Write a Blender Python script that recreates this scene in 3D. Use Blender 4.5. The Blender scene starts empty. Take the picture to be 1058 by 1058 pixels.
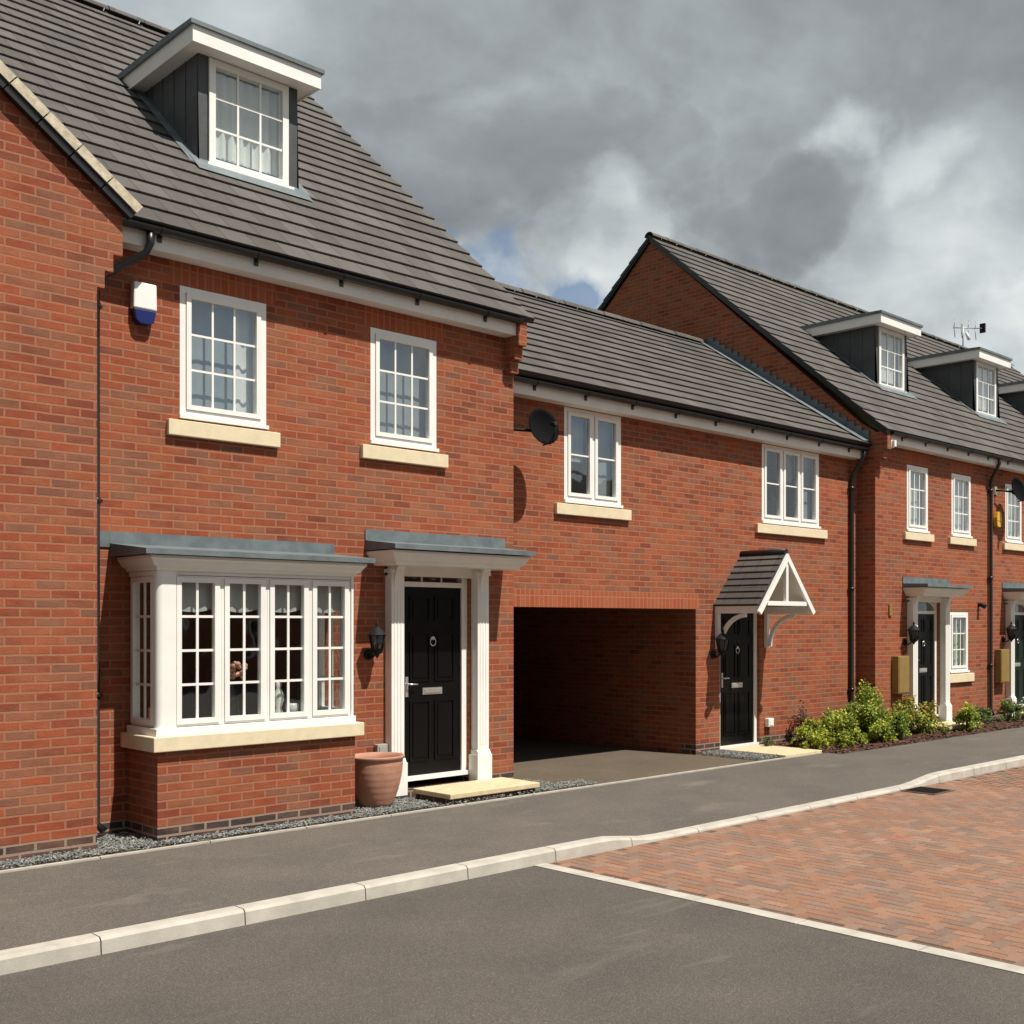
import bpy, math, random
from mathutils import Vector, Matrix
R = math.radians
random.seed(7)
sc = bpy.context.scene
C = sc.collection

# ------------------------------------------------------------------ camera
ALPHA = 42.8
cam_d = bpy.data.cameras.new("camera"); cam = bpy.data.objects.new("camera", cam_d); C.objects.link(cam)
cam.location = (-3.923, -10.438, 1.91)
cam.rotation_euler = (R(90), 0, R(ALPHA - 90))
cam_d.sensor_width = 36.0; cam_d.lens = 36.0 * 1174 / 1058
cam_d.shift_x = -159.0 / 1058; cam_d.shift_y = 114.0 / 1058
cam_d.clip_start = .05; cam_d.clip_end = 2000
sc.camera = cam

# ------------------------------------------------------------------ sun, sky
SUN = Vector((.20, -1.0, 1.75)).normalized()
sd = bpy.data.lights.new("sun", 'SUN'); sd.energy = 5.0; sd.angle = R(.5); sd.color = (1.0, .945, .85)
so = bpy.data.objects.new("sun", sd); C.objects.link(so)
so.rotation_euler = SUN.to_track_quat('Z', 'Y').to_euler(); so.location = (5, -20, 30)
W = bpy.data.worlds.new("World"); sc.world = W; W.use_nodes = True
def world():
    nt = W.node_tree; N = nt.nodes; L = nt.links; N.clear()
    out = N.new('ShaderNodeOutputWorld'); bg = N.new('ShaderNodeBackground'); bg.inputs[1].default_value = .10
    L.new(bg.outputs[0], out.inputs[0])
    sky = N.new('ShaderNodeTexSky'); sky.sky_type = 'NISHITA'; sky.sun_disc = False
    sky.sun_elevation = math.asin(SUN.z); sky.sun_rotation = math.atan2(SUN.x, SUN.y)
    sky.air_density = 1.0; sky.dust_density = 1.5; sky.altitude = 60
    tc = N.new('ShaderNodeTexCoord'); sep = N.new('ShaderNodeSeparateXYZ'); L.new(tc.outputs['Generated'], sep.inputs[0])
    def m(op, a, b=None, c=None, clamp=False):
        n = N.new('ShaderNodeMath'); n.operation = op; n.use_clamp = clamp
        for i, v in enumerate((a, b, c)):
            if v is None: continue
            if isinstance(v, (int, float)): n.inputs[i].default_value = v
            else: L.new(v, n.inputs[i])
        return n.outputs[0]
    zc = m('ADD', m('MAXIMUM', sep.outputs[2], 0.0), .34)
    cb = N.new('ShaderNodeCombineXYZ'); L.new(m('DIVIDE', sep.outputs[0], zc), cb.inputs[0]); L.new(m('DIVIDE', sep.outputs[1], zc), cb.inputs[1])
    def noise(scale, det, rough, off, dist=0):
        mp = N.new('ShaderNodeMapping'); L.new(cb.outputs[0], mp.inputs[0]); mp.inputs['Location'].default_value = off
        n = N.new('ShaderNodeTexNoise'); n.inputs['Scale'].default_value = scale; n.inputs['Detail'].default_value = det
        n.inputs['Roughness'].default_value = rough; n.inputs['Distortion'].default_value = dist
        L.new(mp.outputs[0], n.inputs['Vector']); return n.outputs['Fac']
    big = noise(1.5, 8, .55, (3.1, 1.7, 0), .3)
    fine = noise(4.6, 9, .55, (8.3, 4.4, 2), .3)
    # banks of cloud over the roofs, and unseen ones added to steer light and reflections: direction, radius, weight
    al = R(ALPHA)
    def direc(u, v):
        a = (u - 688) / 1174.; return Vector((math.cos(al) + a * math.sin(al), math.sin(al) - a * math.cos(al), (643 - v) / 1174.)).normalized()
    nd = N.new('ShaderNodeVectorMath'); nd.operation = 'NORMALIZE'; L.new(tc.outputs['Generated'], nd.inputs[0])
    warp = N.new('ShaderNodeVectorMath'); warp.operation = 'ADD'; L.new(nd.outputs[0], warp.inputs[0])
    wn = N.new('ShaderNodeTexNoise'); wn.inputs['Scale'].default_value = 8; wn.inputs['Detail'].default_value = 8; L.new(tc.outputs['Generated'], wn.inputs['Vector'])
    ws = N.new('ShaderNodeVectorMath'); ws.operation = 'SUBTRACT'; L.new(wn.outputs['Color'], ws.inputs[0]); ws.inputs[1].default_value = (.5, .5, .5)
    wm = N.new('ShaderNodeVectorMath'); wm.operation = 'SCALE'; L.new(ws.outputs[0], wm.inputs[0]); wm.inputs['Scale'].default_value = .17
    L.new(wm.outputs[0], warp.inputs[1])
    def bank(dirv, rad):
        d = N.new('ShaderNodeVectorMath'); d.operation = 'DISTANCE'; L.new(warp.outputs[0], d.inputs[0]); d.inputs[1].default_value = dirv
        t = m('MULTIPLY', m('SUBTRACT', 1.0, m('DIVIDE', d.outputs['Value'], rad)), 1.7, clamp=True)
        return m('MULTIPLY', m('MULTIPLY', t, t), m('SUBTRACT', 3.0, m('MULTIPLY', t, 2.0)))
    def banks(lst):
        o = None
        for (a, b, r, w) in lst:
            dv = direc(a, b) if not isinstance(a, tuple) else Vector(a).normalized()
            k = m('MULTIPLY', bank(dv, r), w); o = k if o is None else m('MAXIMUM', o, k)
        return o
    Z = ((0, 0, 1), 0, 1.05, .75); BL = ((-.8, -.5, .35), 0, .9, .8); BK = ((-.3, .9, .4), 0, .8, .7)  # dark cloud out of view, added overhead and around to cut ambient light
    dark = banks(((430, 165, .13, .9), (530, 175, .12, 1.0), (620, 160, .10, .95), (700, 150, .08, .9), (830, 215, .085, .95), (790, 205, .07, .9), (750, 230, .075, .9), (690, 90, .2, .7), (1060, 165, .08, .6), (900, 20, .3, .6), (1010, 285, .05, .45), (915, 262, .05, .4), (480, 60, .2, .8), Z, BL, BK))
    lite = banks(((650, 240, .07, 1.1), (600, 250, .06, .9), (720, 262, .05, .7), (890, 150, .04, .9), (930, 185, .05, .8), (520, 310, .09, 1.0), (640, 285, .06, .9), (950, 330, .10, .6), (1010, 390, .10, .8), ((.45, -.85, .3), 0, .5, .5)))
    blue = banks(((530, 270, .036, .75), (596, 305, .046, 1.3), (470, 245, .02, .4), ((.42, -.85, .23), 0, .16, .7), ((.70, -.68, .20), 0, .12, .7)))  # last two are unseen gaps, added for the upper windows to mirror
    tone = m('ADD', m('MULTIPLY', m('SUBTRACT', big, .5), 1.2), m('MULTIPLY', m('SUBTRACT', fine, .5), .8))
    tone = m('ADD', m('ADD', m('SUBTRACT', .585, tone), m('MULTIPLY', lite, .34)), m('MULTIPLY', dark, -.46))
    rp = N.new('ShaderNodeValToRGB'); L.new(tone, rp.inputs[0]); e = rp.color_ramp.elements
    K = 1.0
    for i, (p, c) in enumerate(((0.0, (1.45, 1.62, 1.72)), (.3, (2.2, 2.4, 2.5)), (.55, (3.4, 3.75, 3.88)), (.8, (4.95, 5.3, 5.4)), (1.0, (6.4, 6.6, 6.4)))):
        el = e[i] if i < 2 else e.new(p)
        el.position = p; el.color = (c[0] * K / 10, c[1] * K / 10, c[2] * K / 10, 1)
    sc10 = N.new('ShaderNodeVectorMath'); sc10.operation = 'SCALE'; L.new(rp.outputs[0], sc10.inputs[0]); sc10.inputs['Scale'].default_value = 10 * CLOUD
    skd = N.new('ShaderNodeVectorMath'); skd.operation = 'SCALE'; L.new(sky.outputs[0], skd.inputs[0]); skd.inputs['Scale'].default_value = .85
    cov = m('SUBTRACT', 1.0, m('MULTIPLY', m('MULTIPLY', blue, m('MULTIPLY', fine, 2.6), clamp=True), .85), clamp=True)
    # gaps of blue elsewhere in the sky, away from the banks
    gap = m('MULTIPLY', m('SUBTRACT', .40, big), 7.0, clamp=True)
    gap = m('MULTIPLY', gap, m('SUBTRACT', 1.0, m('MULTIPLY', m('ADD', dark, lite), 3.0), clamp=True), clamp=True)
    cov = m('SUBTRACT', cov, m('MULTIPLY', gap, .5), clamp=True)
    mx = N.new('ShaderNodeMix'); mx.data_type = 'RGBA'; L.new(cov, mx.inputs[0]); L.new(skd.outputs[0], mx.inputs[6]); L.new(sc10.outputs[0], mx.inputs[7])
    L.new(mx.outputs[2], bg.inputs[0])
CLOUD = 1.07
world()
sc.view_settings.view_transform = 'Standard'; sc.view_settings.look = 'None'
sc.view_settings.exposure = .34; sc.view_settings.gamma = 1
sc.render.engine = 'CYCLES'

# ------------------------------------------------------------------ materials
MATS = {}
def newmat(name, col=(.5, .5, .5), rough=.7, metal=0.0, spec=.5):
    m = bpy.data.materials.new(name); m.use_nodes = True; MATS[name] = m
    b = m.node_tree.nodes['Principled BSDF']
    b.inputs['Base Color'].default_value = (*col, 1); b.inputs['Roughness'].default_value = rough
    b.inputs['Metallic'].default_value = metal; b.inputs['Specular IOR Level'].default_value = spec
    return m
def nt_of(m): return m.node_tree, m.node_tree.nodes, m.node_tree.links, m.node_tree.nodes['Principled BSDF']
def ramp(N, stops, interp='LINEAR'):
    r = N.new('ShaderNodeValToRGB'); r.color_ramp.interpolation = interp; e = r.color_ramp.elements
    for i, (p, c) in enumerate(stops):
        el = e[i] if i < 2 else e.new(p)
        el.position = p; el.color = (*c, 1) if len(c) == 3 else c
    return r
def mixc(N, L, fac, a, b, mode='MIX'):
    n = N.new('ShaderNodeMix'); n.data_type = 'RGBA'; n.blend_type = mode
    for i, v in ((0, fac), (6, a), (7, b)):
        if isinstance(v, (int, float)): n.inputs[i].default_value = v
        elif isinstance(v, tuple): n.inputs[i].default_value = (*v, 1) if len(v) == 3 else v
        else: L.new(v, n.inputs[i])
    return n.outputs[2]
def noise(N, L, scale, det=4, rough=.55, coord='UV', dist=0, sc3=None):
    tc = N.new('ShaderNodeTexCoord'); n = N.new('ShaderNodeTexNoise')
    n.inputs['Scale'].default_value = scale; n.inputs['Detail'].default_value = det; n.inputs['Roughness'].default_value = rough; n.inputs['Distortion'].default_value = dist
    if sc3:
        mp = N.new('ShaderNodeMapping'); mp.inputs['Scale'].default_value = sc3; L.new(tc.outputs[coord], mp.inputs[0]); L.new(mp.outputs[0], n.inputs['Vector'])
    else: L.new(tc.outputs[coord], n.inputs['Vector'])
    return n.outputs['Fac']
def bump(N, L, b, h, strength=.3, dist=.01):
    n = N.new('ShaderNodeBump'); n.inputs['Strength'].default_value = strength; n.inputs['Distance'].default_value = dist
    L.new(h, n.inputs['Height']); L.new(n.outputs[0], b.inputs['Normal']); return n

def brickmat(name, stops, mortar, bw=.225, bh=.075, ms=.0088, swap=False, patch=.6, rough=.88, offset=.5):
    m = newmat(name, rough=rough, spec=.25); nt, N, L, b = nt_of(m)
    tc = N.new('ShaderNodeTexCoord'); mp = N.new('ShaderNodeMapping'); L.new(tc.outputs['UV'], mp.inputs[0])
    if swap: mp.inputs['Rotation'].default_value = (0, 0, R(90))
    # hand-laid: the courses waver a few millimetres
    wv = N.new('ShaderNodeTexNoise'); wv.inputs['Scale'].default_value = 3.0; wv.inputs['Detail'].default_value = 3; L.new(tc.outputs['UV'], wv.inputs['Vector'])
    s1 = N.new('ShaderNodeVectorMath'); s1.operation = 'SUBTRACT'; L.new(wv.outputs['Color'], s1.inputs[0]); s1.inputs[1].default_value = (.5, .5, .5)
    s2 = N.new('ShaderNodeVectorMath'); s2.operation = 'SCALE'; L.new(s1.outputs[0], s2.inputs[0]); s2.inputs['Scale'].default_value = .014
    s3 = N.new('ShaderNodeVectorMath'); s3.operation = 'ADD'; L.new(mp.outputs[0], s3.inputs[0]); L.new(s2.outputs[0], s3.inputs[1])
    def bt(w_, mort):
        t = N.new('ShaderNodeTexBrick'); t.offset = offset; t.inputs['Scale'].default_value = 1
        t.inputs['Brick Width'].default_value = w_; t.inputs['Row Height'].default_value = bh
        t.inputs['Mortar Size'].default_value = mort; t.inputs['Mortar Smooth'].default_value = .25
        t.inputs['Color1'].default_value = (0, 0, 0, 1); t.inputs['Color2'].default_value = (1, 1, 1, 1); t.inputs['Mortar'].default_value = (.5, .5, .5, 1)
        L.new(s3.outputs[0], t.inputs['Vector']); return t
    t = bt(bw, ms)
    rp = ramp(N, stops); L.new(t.outputs['Color'], rp.inputs[0])
    blotch = noise(N, L, 26, 5, .7); col = mixc(N, L, .55, rp.outputs[0], ramp_out(N, L, blotch, ((.25, (.38, .38, .38)), (.75, (.62, .62, .62)))), 'OVERLAY')
    big = noise(N, L, .55, 3, .5); col = mixc(N, L, patch, col, ramp_out(N, L, big, ((.3, (.40, .42, .44)), (.7, (.60, .57, .55)))), 'OVERLAY')
    tan = noise(N, L, 1.0, 4, .65, 'UV', .2, (2.2, 6.5, 1)); col = mixc(N, L, ramp_out(N, L, tan, ((.48, (0, 0, 0)), (.72, (.55, .55, .55)))), col, TAN) if patch > .2 else col
    if patch > .2: col = mixc(N, L, .75, col, ramp_out(N, L, noise(N, L, 2.3, 6, .7, 'UV', .3, (1.0, 2.4, 1)), ((.3, (.34, .33, .33)), (.7, (.61, .61, .61)))), 'OVERLAY')
    mfac = N.new('ShaderNodeMath'); mfac.operation = 'MULTIPLY'; L.new(t.outputs['Fac'], mfac.inputs[0]); mfac.inputs[1].default_value = .9
    mort = mixc(N, L, .5, mortar, ramp_out(N, L, noise(N, L, 60, 3), ((.3, (.4, .4, .4)), (.7, (.6, .6, .6)))), 'OVERLAY')
    L.new(mixc(N, L, mfac.outputs[0], col, mort), b.inputs['Base Color'])
    h = N.new('ShaderNodeMath'); h.operation = 'SUBTRACT'; L.new(noise(N, L, 70, 4, .6), h.inputs[0]); L.new(t.outputs['Fac'], h.inputs[1])
    bump(N, L, b, h.outputs[0], .55, .006)
    return m
def ramp_out(N, L, v, stops):
    r = ramp(N, stops); L.new(v, r.inputs[0]); return r.outputs[0]

TAN = (.24, .122, .069)
BR = ((0.0, (.185, .054, .031)), (.14, (.25, .062, .030)), (.38, (.292, .073, .032)), (.58, (.308, .088, .039)), (.74, (.28, .097, .049)), (.88, (.24, .096, .055)), (1.0, (.19, .082, .052)))
brickmat('brick', BR, (.315, .142, .084))
brickmat('brick_soldier', ((0, (.29, .070, .030)), (.5, (.33, .085, .036)), (1, (.31, .10, .048))), (.355, .15, .085), swap=True, patch=.1, offset=0)
brickmat('brick_dark', ((0, (.045, .03, .028)), (.5, (.065, .05, .05)), (1, (.10, .05, .042))), (.30, .22, .165), ms=.012, rough=.6)

def simple(name, col, rough=.6, var=.12, scale=6, bmp=0, bscale=40, metal=0, spec=.5, coord='Object', bd=.004):
    m = newmat(name, col, rough, metal, spec); nt, N, L, b = nt_of(m)
    f = noise(N, L, scale, 5, .6, coord)
    lo = tuple(c * (1 - var) for c in col); hi = tuple(min(1, c * (1 + var)) for c in col)
    L.new(ramp_out(N, L, f, ((.3, lo), (.7, hi))), b.inputs['Base Color'])
    if bmp: bump(N, L, b, noise(N, L, bscale, 4, .6, coord), bmp, bd)
    return m
simple('upvc', (.80, .79, .755), .32, .055, 2.2)
simple('fascia_white', (.76, .73, .68), .45, .08, 3)
simple('stone_sill', (.68, .58, .40), .85, .08, 10, .3, 90)
simple('sand_slab', (.56, .455, .285), .9, .14, 14, .5, 120)
simple('lead', (.125, .150, .162), .6, .25, 5, .25, 12, spec=.4, bd=.01)
simple('lead_dark', (.055, .06, .065), .6, .2, 5, .3, 9, bd=.01)
simple('black_plastic', (.012, .012, .013), .35, .1)
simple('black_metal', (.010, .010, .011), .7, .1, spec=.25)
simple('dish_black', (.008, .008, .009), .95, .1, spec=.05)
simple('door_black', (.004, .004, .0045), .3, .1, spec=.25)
simple('door_green', (.008, .018, .015), .3, .1, spec=.3)
simple('chrome', (.72, .72, .72), .25, .05, metal=.8)
simple('mortar', (.50, .44, .33), .95, .25, 18, .6, 60)
simple('curtain', (.72, .73, .70), .9, .08, 3)
simple('sheen_net', (.25, .28, .29), .9, .10, 3)  # grey net added so the upper panes carry the sky's sheen
simple('blind', (.50, .52, .50), .9, .08, 3)
simple('alarm_white', (.82, .82, .80), .35, .03)
simple('alarm_blue', (.004, .012, .10), .3, .05)
simple('alarm_yellow', (.62, .36, .03), .4, .05)
simple('meter_brown', (.24, .155, .045), .5, .12)
simple('grey_box', (.32, .31, .29), .6, .08)
simple('terracotta', (.43, .215, .145), .8, .14, 9, .2, 40)
simple('soil', (.05, .035, .025), .95, .3, 30, .6, 60)
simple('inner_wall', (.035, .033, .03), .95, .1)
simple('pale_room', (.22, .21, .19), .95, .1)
simple('concrete', (.40, .37, .32), .9, .16, 8, .35, 90, coord='Object')
simple('kerb_concrete', (.42, .39, .34), .9, .16, 5, .35, 70, coord='Object')
simple('iron', (.10, .075, .055), .7, .3, 20)
simple('stem', (.09, .06, .035), .8, .2)
simple('pink_petals', (.75, .38, .30), .7, .25, 30)
simple('ornament_white', (.75, .74, .70), .3, .05)
simple('white_petals', (.80, .80, .76), .7, .1, 30)
simple('bark', (.085, .04, .028), .95, .5, 40, .5, 60)
simple('grass', (.06, .10, .025), .95, .3, 3, .5, 30)
simple('earth', (.07, .05, .035), .95, .3, 12, .5, 60)
simple('aerial_metal', (.30, .30, .30), .4, .1, metal=.5)

def leafmat(name, c1, c2):
    m = newmat(name, c1, .55); nt, N, L, b = nt_of(m)
    oi = N.new('ShaderNodeNewGeometry')
    L.new(ramp_out(N, L, oi.outputs['Random Per Island'], ((0, c1), (1, c2))), b.inputs['Base Color'])
    tr = N.new('ShaderNodeBsdfTranslucent'); L.new(ramp_out(N, L, oi.outputs['Random Per Island'], ((0, c1), (1, c2))), tr.inputs[0])
    mx = N.new('ShaderNodeMixShader'); mx.inputs[0].default_value = .3; o = N['Material Output']
    L.new(b.outputs[0], mx.inputs[1]); L.new(tr.outputs[0], mx.inputs[2]); L.new(mx.outputs[0], o.inputs[0])
leafmat('leaf_green', (.09, .16, .025), (.24, .32, .06))
leafmat('leaf_lime', (.27, .34, .03), (.56, .55, .06))
leafmat('leaf_dark', (.035, .075, .02), (.09, .15, .04))
leafmat('leaf_orange', (.24, .22, .04), (.50, .24, .07))
leafmat('leaf_red', (.09, .03, .02), (.17, .07, .035))

def glassmat(name, tint, refl):
    m = bpy.data.materials.new(name); m.use_nodes = True; MATS[name] = m
    nt = m.node_tree; N = nt.nodes; L = nt.links; N.clear()
    o = N.new('ShaderNodeOutputMaterial'); t = N.new('ShaderNodeBsdfTransparent'); t.inputs[0].default_value = (*tint, 1)
    g = N.new('ShaderNodeBsdfGlossy'); g.inputs['Roughness'].default_value = .02; g.inputs[0].default_value = (.93, .97, 1, 1)
    f = N.new('ShaderNodeFresnel'); ge = N.new('ShaderNodeNewGeometry'); io = N.new('ShaderNodeMapRange'); io.inputs['To Min'].default_value = 1.5; io.inputs['To Max'].default_value = 1 / 1.5; L.new(ge.outputs['Backfacing'], io.inputs[0]); L.new(io.outputs[0], f.inputs[0])
    a = N.new('ShaderNodeMath'); a.operation = 'MULTIPLY_ADD'; a.use_clamp = True; L.new(f.outputs[0], a.inputs[0]); a.inputs[1].default_value = refl; a.inputs[2].default_value = .03
    x = N.new('ShaderNodeMixShader'); L.new(a.outputs[0], x.inputs[0]); L.new(t.outputs[0], x.inputs[1]); L.new(g.outputs[0], x.inputs[2]); L.new(x.outputs[0], o.inputs[0])
    tc = N.new('ShaderNodeTexCoord'); n = N.new('ShaderNodeTexNoise'); n.inputs['Scale'].default_value = 1.6; L.new(tc.outputs['Object'], n.inputs['Vector'])
    b = N.new('ShaderNodeBump'); b.inputs['Strength'].default_value = .25; b.inputs['Distance'].default_value = .03; L.new(n.outputs[0], b.inputs['Height']); L.new(b.outputs[0], g.inputs['Normal'])
glassmat('glass', (.90, .94, .94), 3.0)

def tilemat():
    m = newmat('roof_tile', rough=.8, spec=.3); nt, N, L, b = nt_of(m)
    tc = N.new('ShaderNodeTexCoord')
    t = N.new('ShaderNodeTexBrick'); t.offset = .5; t.inputs['Scale'].default_value = 1
    t.inputs['Brick Width'].default_value = .30; t.inputs['Row Height'].default_value = .32; t.inputs['Mortar Size'].default_value = .0045; t.inputs['Mortar Smooth'].default_value = .3
    t.inputs['Color1'].default_value = (.072, .065, .060, 1); t.inputs['Color2'].default_value = (.108, .098, .091, 1); t.inputs['Mortar'].default_value = (.020, .018, .017, 1)
    L.new(tc.outputs['UV'], t.inputs['Vector'])
    f = noise(N, L, 5, 6, .65); col = mixc(N, L, .6, t.outputs['Color'], ramp_out(N, L, f, ((.3, (.40, .40, .40)), (.72, (.60, .60, .60)))), 'OVERLAY')
    f2 = noise(N, L, .7, 3, .5); col = mixc(N, L, .6, col, ramp_out(N, L, f2, ((.3, (.42, .43, .45)), (.7, (.58, .57, .55)))), 'OVERLAY')
    L.new(col, b.inputs['Base Color'])
    h = N.new('ShaderNodeMath'); h.operation = 'SUBTRACT'; L.new(noise(N, L, 60, 4, .6), h.inputs[0]); L.new(t.outputs['Fac'], h.inputs[1])
    bump(N, L, b, h.outputs[0], .4, .005)
tilemat()
def asphalt(name, c, warm):
    m = newmat(name, rough=.92, spec=.25); nt, N, L, b = nt_of(m)
    tc = N.new('ShaderNodeTexCoord'); vo = N.new('ShaderNodeTexVoronoi'); vo.inputs['Scale'].default_value = 190; L.new(tc.outputs['Object'], vo.inputs['Vector'])
    sp = N.new('ShaderNodeSeparateXYZ'); L.new(vo.outputs['Color'], sp.inputs[0])
    a = noise(N, L, 150, 3, .7, 'Object'); bg = noise(N, L, .9, 6, .65, 'Object'); st = noise(N, L, 1.6, 7, .68, 'Object', .4, (.40, 1.5, 1)); oil = noise(N, L, 1.1, 4, .5, 'Object', 1.0)
    col = ramp_out(N, L, sp.outputs[0], ((.0, tuple(x * .68 for x in c)), (.45, tuple(x * .93 for x in c)), (.85, tuple(x * 1.10 for x in c)), (1.0, tuple(x * 1.7 for x in c))))
    col = mixc(N, L, .5, col, ramp_out(N, L, a, ((.3, (.36, .36, .36)), (.7, (.62, .62, .62)))), 'OVERLAY')
    col = mixc(N, L, .85, col, ramp_out(N, L, bg, ((.28, (.40, .40, .41)), (.72, (.60, .58, .56)))), 'OVERLAY')
    col = mixc(N, L, ramp_out(N, L, st, ((.58, (0, 0, 0)), (.72, (.55, .55, .55)))), col, warm)
    col = mixc(N, L, ramp_out(N, L, oil, ((.70, (0, 0, 0)), (.80, (.6, .6, .6)))), col, tuple(x * .5 for x in c))
    L.new(col, b.inputs['Base Color'])
    bp = bump(N, L, b, vo.outputs['Distance'], .6, .004)
    return m
asphalt('asphalt', (.118, .104, .092), (.21, .185, .16))
asphalt('asphalt_road', (.098, .087, .077), (.16, .14, .122))
asphalt('apron', (.115, .092, .068), (.16, .13, .10))
def attrmat(name, rough=.9):
    m = newmat(name, rough=rough, spec=.25); nt, N, L, b = nt_of(m)
    a = N.new('ShaderNodeAttribute'); a.attribute_name = 'tint'
    col = mixc(N, L, .5, a.outputs['Color'], ramp_out(N, L, noise(N, L, 40, 4, .65, 'Object'), ((.3, (.38, .38, .38)), (.7, (.62, .62, .62)))), 'OVERLAY')
    col = mixc(N, L, .5, col, ramp_out(N, L, noise(N, L, .6, 4, .6, 'Object'), ((.3, (.42, .44, .46)), (.7, (.60, .57, .54)))), 'OVERLAY')
    L.new(col, b.inputs['Base Color']); bump(N, L, b, noise(N, L, 110, 3, .6, 'Object'), .4, .004)
attrmat('paver'); attrmat('gravel_stone', .85); attrmat('bark_chip', .95)
simple('joint_sand', (.13, .085, .06), .95, .2, 20)

# ------------------------------------------------------------------ mesh builder (world coordinates)
class MB:
    def __init__(s): s.v = []; s.f = []; s.uv = []; s.mi = []; s.mats = []; s.sm = []; s.tint = []
    def m(s, name):
        if name not in s.mats: s.mats.append(name)
        return s.mats.index(name)
    def face(s, pts, mat, uv=None, smooth=False, tint=None):
        i = len(s.v); s.v += [tuple(p) for p in pts]; s.f.append(list(range(i, i + len(pts)))); s.mi.append(s.m(mat)); s.sm.append(smooth)
        s.tint.append(tint)
        if uv is None:
            a, b, c = Vector(pts[0]), Vector(pts[1]), Vector(pts[2]); n = (b - a).cross(c - a)
            ax, ay, az = abs(n.x), abs(n.y), abs(n.z)
            if ay >= ax and ay >= az: uv = [(p[0], p[2]) for p in pts]
            elif ax >= az: uv = [(p[1] + .11, p[2]) for p in pts]
            else: uv = [(p[0], p[1]) for p in pts]
        s.uv.append(uv)
    def box(s, x0, x1, y0, y1, z0, z1, mat, skip='', bev=0):
        if x0 > x1: x0, x1 = x1, x0
        if y0 > y1: y0, y1 = y1, y0
        if z0 > z1: z0, z1 = z1, z0
        P = lambda x, y, z: (x, y, z)
        F = {'-y': [P(x0, y0, z0), P(x1, y0, z0), P(x1, y0, z1), P(x0, y0, z1)], '+y': [P(x1, y1, z0), P(x0, y1, z0), P(x0, y1, z1), P(x1, y1, z1)],
             '-x': [P(x0, y1, z0), P(x0, y0, z0), P(x0, y0, z1), P(x0, y1, z1)], '+x': [P(x1, y0, z0), P(x1, y1, z0), P(x1, y1, z1), P(x1, y0, z1)],
             '+z': [P(x0, y0, z1), P(x1, y0, z1), P(x1, y1, z1), P(x0, y1, z1)], '-z': [P(x0, y1, z0), P(x1, y1, z0), P(x1, y0, z0), P(x0, y0, z0)]}
        for k, q in F.items():
            if k not in skip: s.face(q, mat)
    def tbox(s, T, a0, a1, d0, d1, z0, z1, mat):
        """box in a wall frame: a along the wall, d out of it (positive = outwards), z up"""
        for q in (((a0, d1, z0), (a1, d1, z0), (a1, d1, z1), (a0, d1, z1)), ((a1, d0, z0), (a0, d0, z0), (a0, d0, z1), (a1, d0, z1)),
                  ((a0, d0, z0), (a0, d1, z0), (a0, d1, z1), (a0, d0, z1)), ((a1, d1, z0), (a1, d0, z0), (a1, d0, z1), (a1, d1, z1)),
                  ((a0, d1, z1), (a1, d1, z1), (a1, d0, z1), (a0, d0, z1)), ((a0, d0, z0), (a1, d0, z0), (a1, d1, z0), (a0, d1, z0))):
            s.face([T(*p) for p in q], mat)
    def prism(s, poly, axis, a0, a1, mat, mat_end=None):
        """poly: 2D points; axis 'x': (y,z) extruded in x; 'y': (x,z) extruded in y; 'z': (x,y)"""
        f = {'x': lambda p, a: (a, p[0], p[1]), 'y': lambda p, a: (p[0], a, p[1]), 'z': lambda p, a: (p[0], p[1], a)}[axis]
        n = len(poly)
        s.face([f(p, a0) for p in poly], mat_end or mat); s.face([f(p, a1) for p in reversed(poly)], mat_end or mat)
        for i in range(n):
            p, q = poly[i], poly[(i + 1) % n]; s.face([f(p, a0), f(p, a1), f(q, a1), f(q, a0)], mat)
    def tube(s, pts, r, mat, seg=10, caps=True):
        pts = [Vector(p) for p in pts]; rings = []
        rr = r if isinstance(r, (list, tuple)) else [r] * len(pts)
        up = None
        for i, p in enumerate(pts):
            d = (pts[min(i + 1, len(pts) - 1)] - pts[max(i - 1, 0)]).normalized()
            if up is None: up = Vector((0, 0, 1)) if abs(d.z) < .9 else Vector((0, 1, 0))
            a = d.cross(up).normalized(); b = a.cross(d).normalized(); up = b
            rings.append([p + (a * math.cos(t) + b * math.sin(t)) * rr[i] for t in [2 * math.pi * k / seg for k in range(seg)]])
        for i in range(len(rings) - 1):
            for k in range(seg):
                s.face([rings[i][k], rings[i][(k + 1) % seg], rings[i + 1][(k + 1) % seg], rings[i + 1][k]], mat, smooth=True)
        if caps: s.face(list(reversed(rings[0])), mat); s.face(rings[-1], mat)
    def lathe(s, cx, cy, prof, mat, seg=28):
        for i in range(len(prof) - 1):
            (r0, z0), (r1, z1) = prof[i], prof[i + 1]
            for k in range(seg):
                a, b = 2 * math.pi * k / seg, 2 * math.pi * (k + 1) / seg
                q = [(cx + r0 * math.cos(a), cy + r0 * math.sin(a), z0), (cx + r0 * math.cos(b), cy + r0 * math.sin(b), z0),
                     (cx + r1 * math.cos(b), cy + r1 * math.sin(b), z1), (cx + r1 * math.cos(a), cy + r1 * math.sin(a), z1)]
                if r0 < 1e-5: q = q[1:]
                elif r1 < 1e-5: q = q[:3]
                s.face(q, mat, smooth=True)
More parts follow.
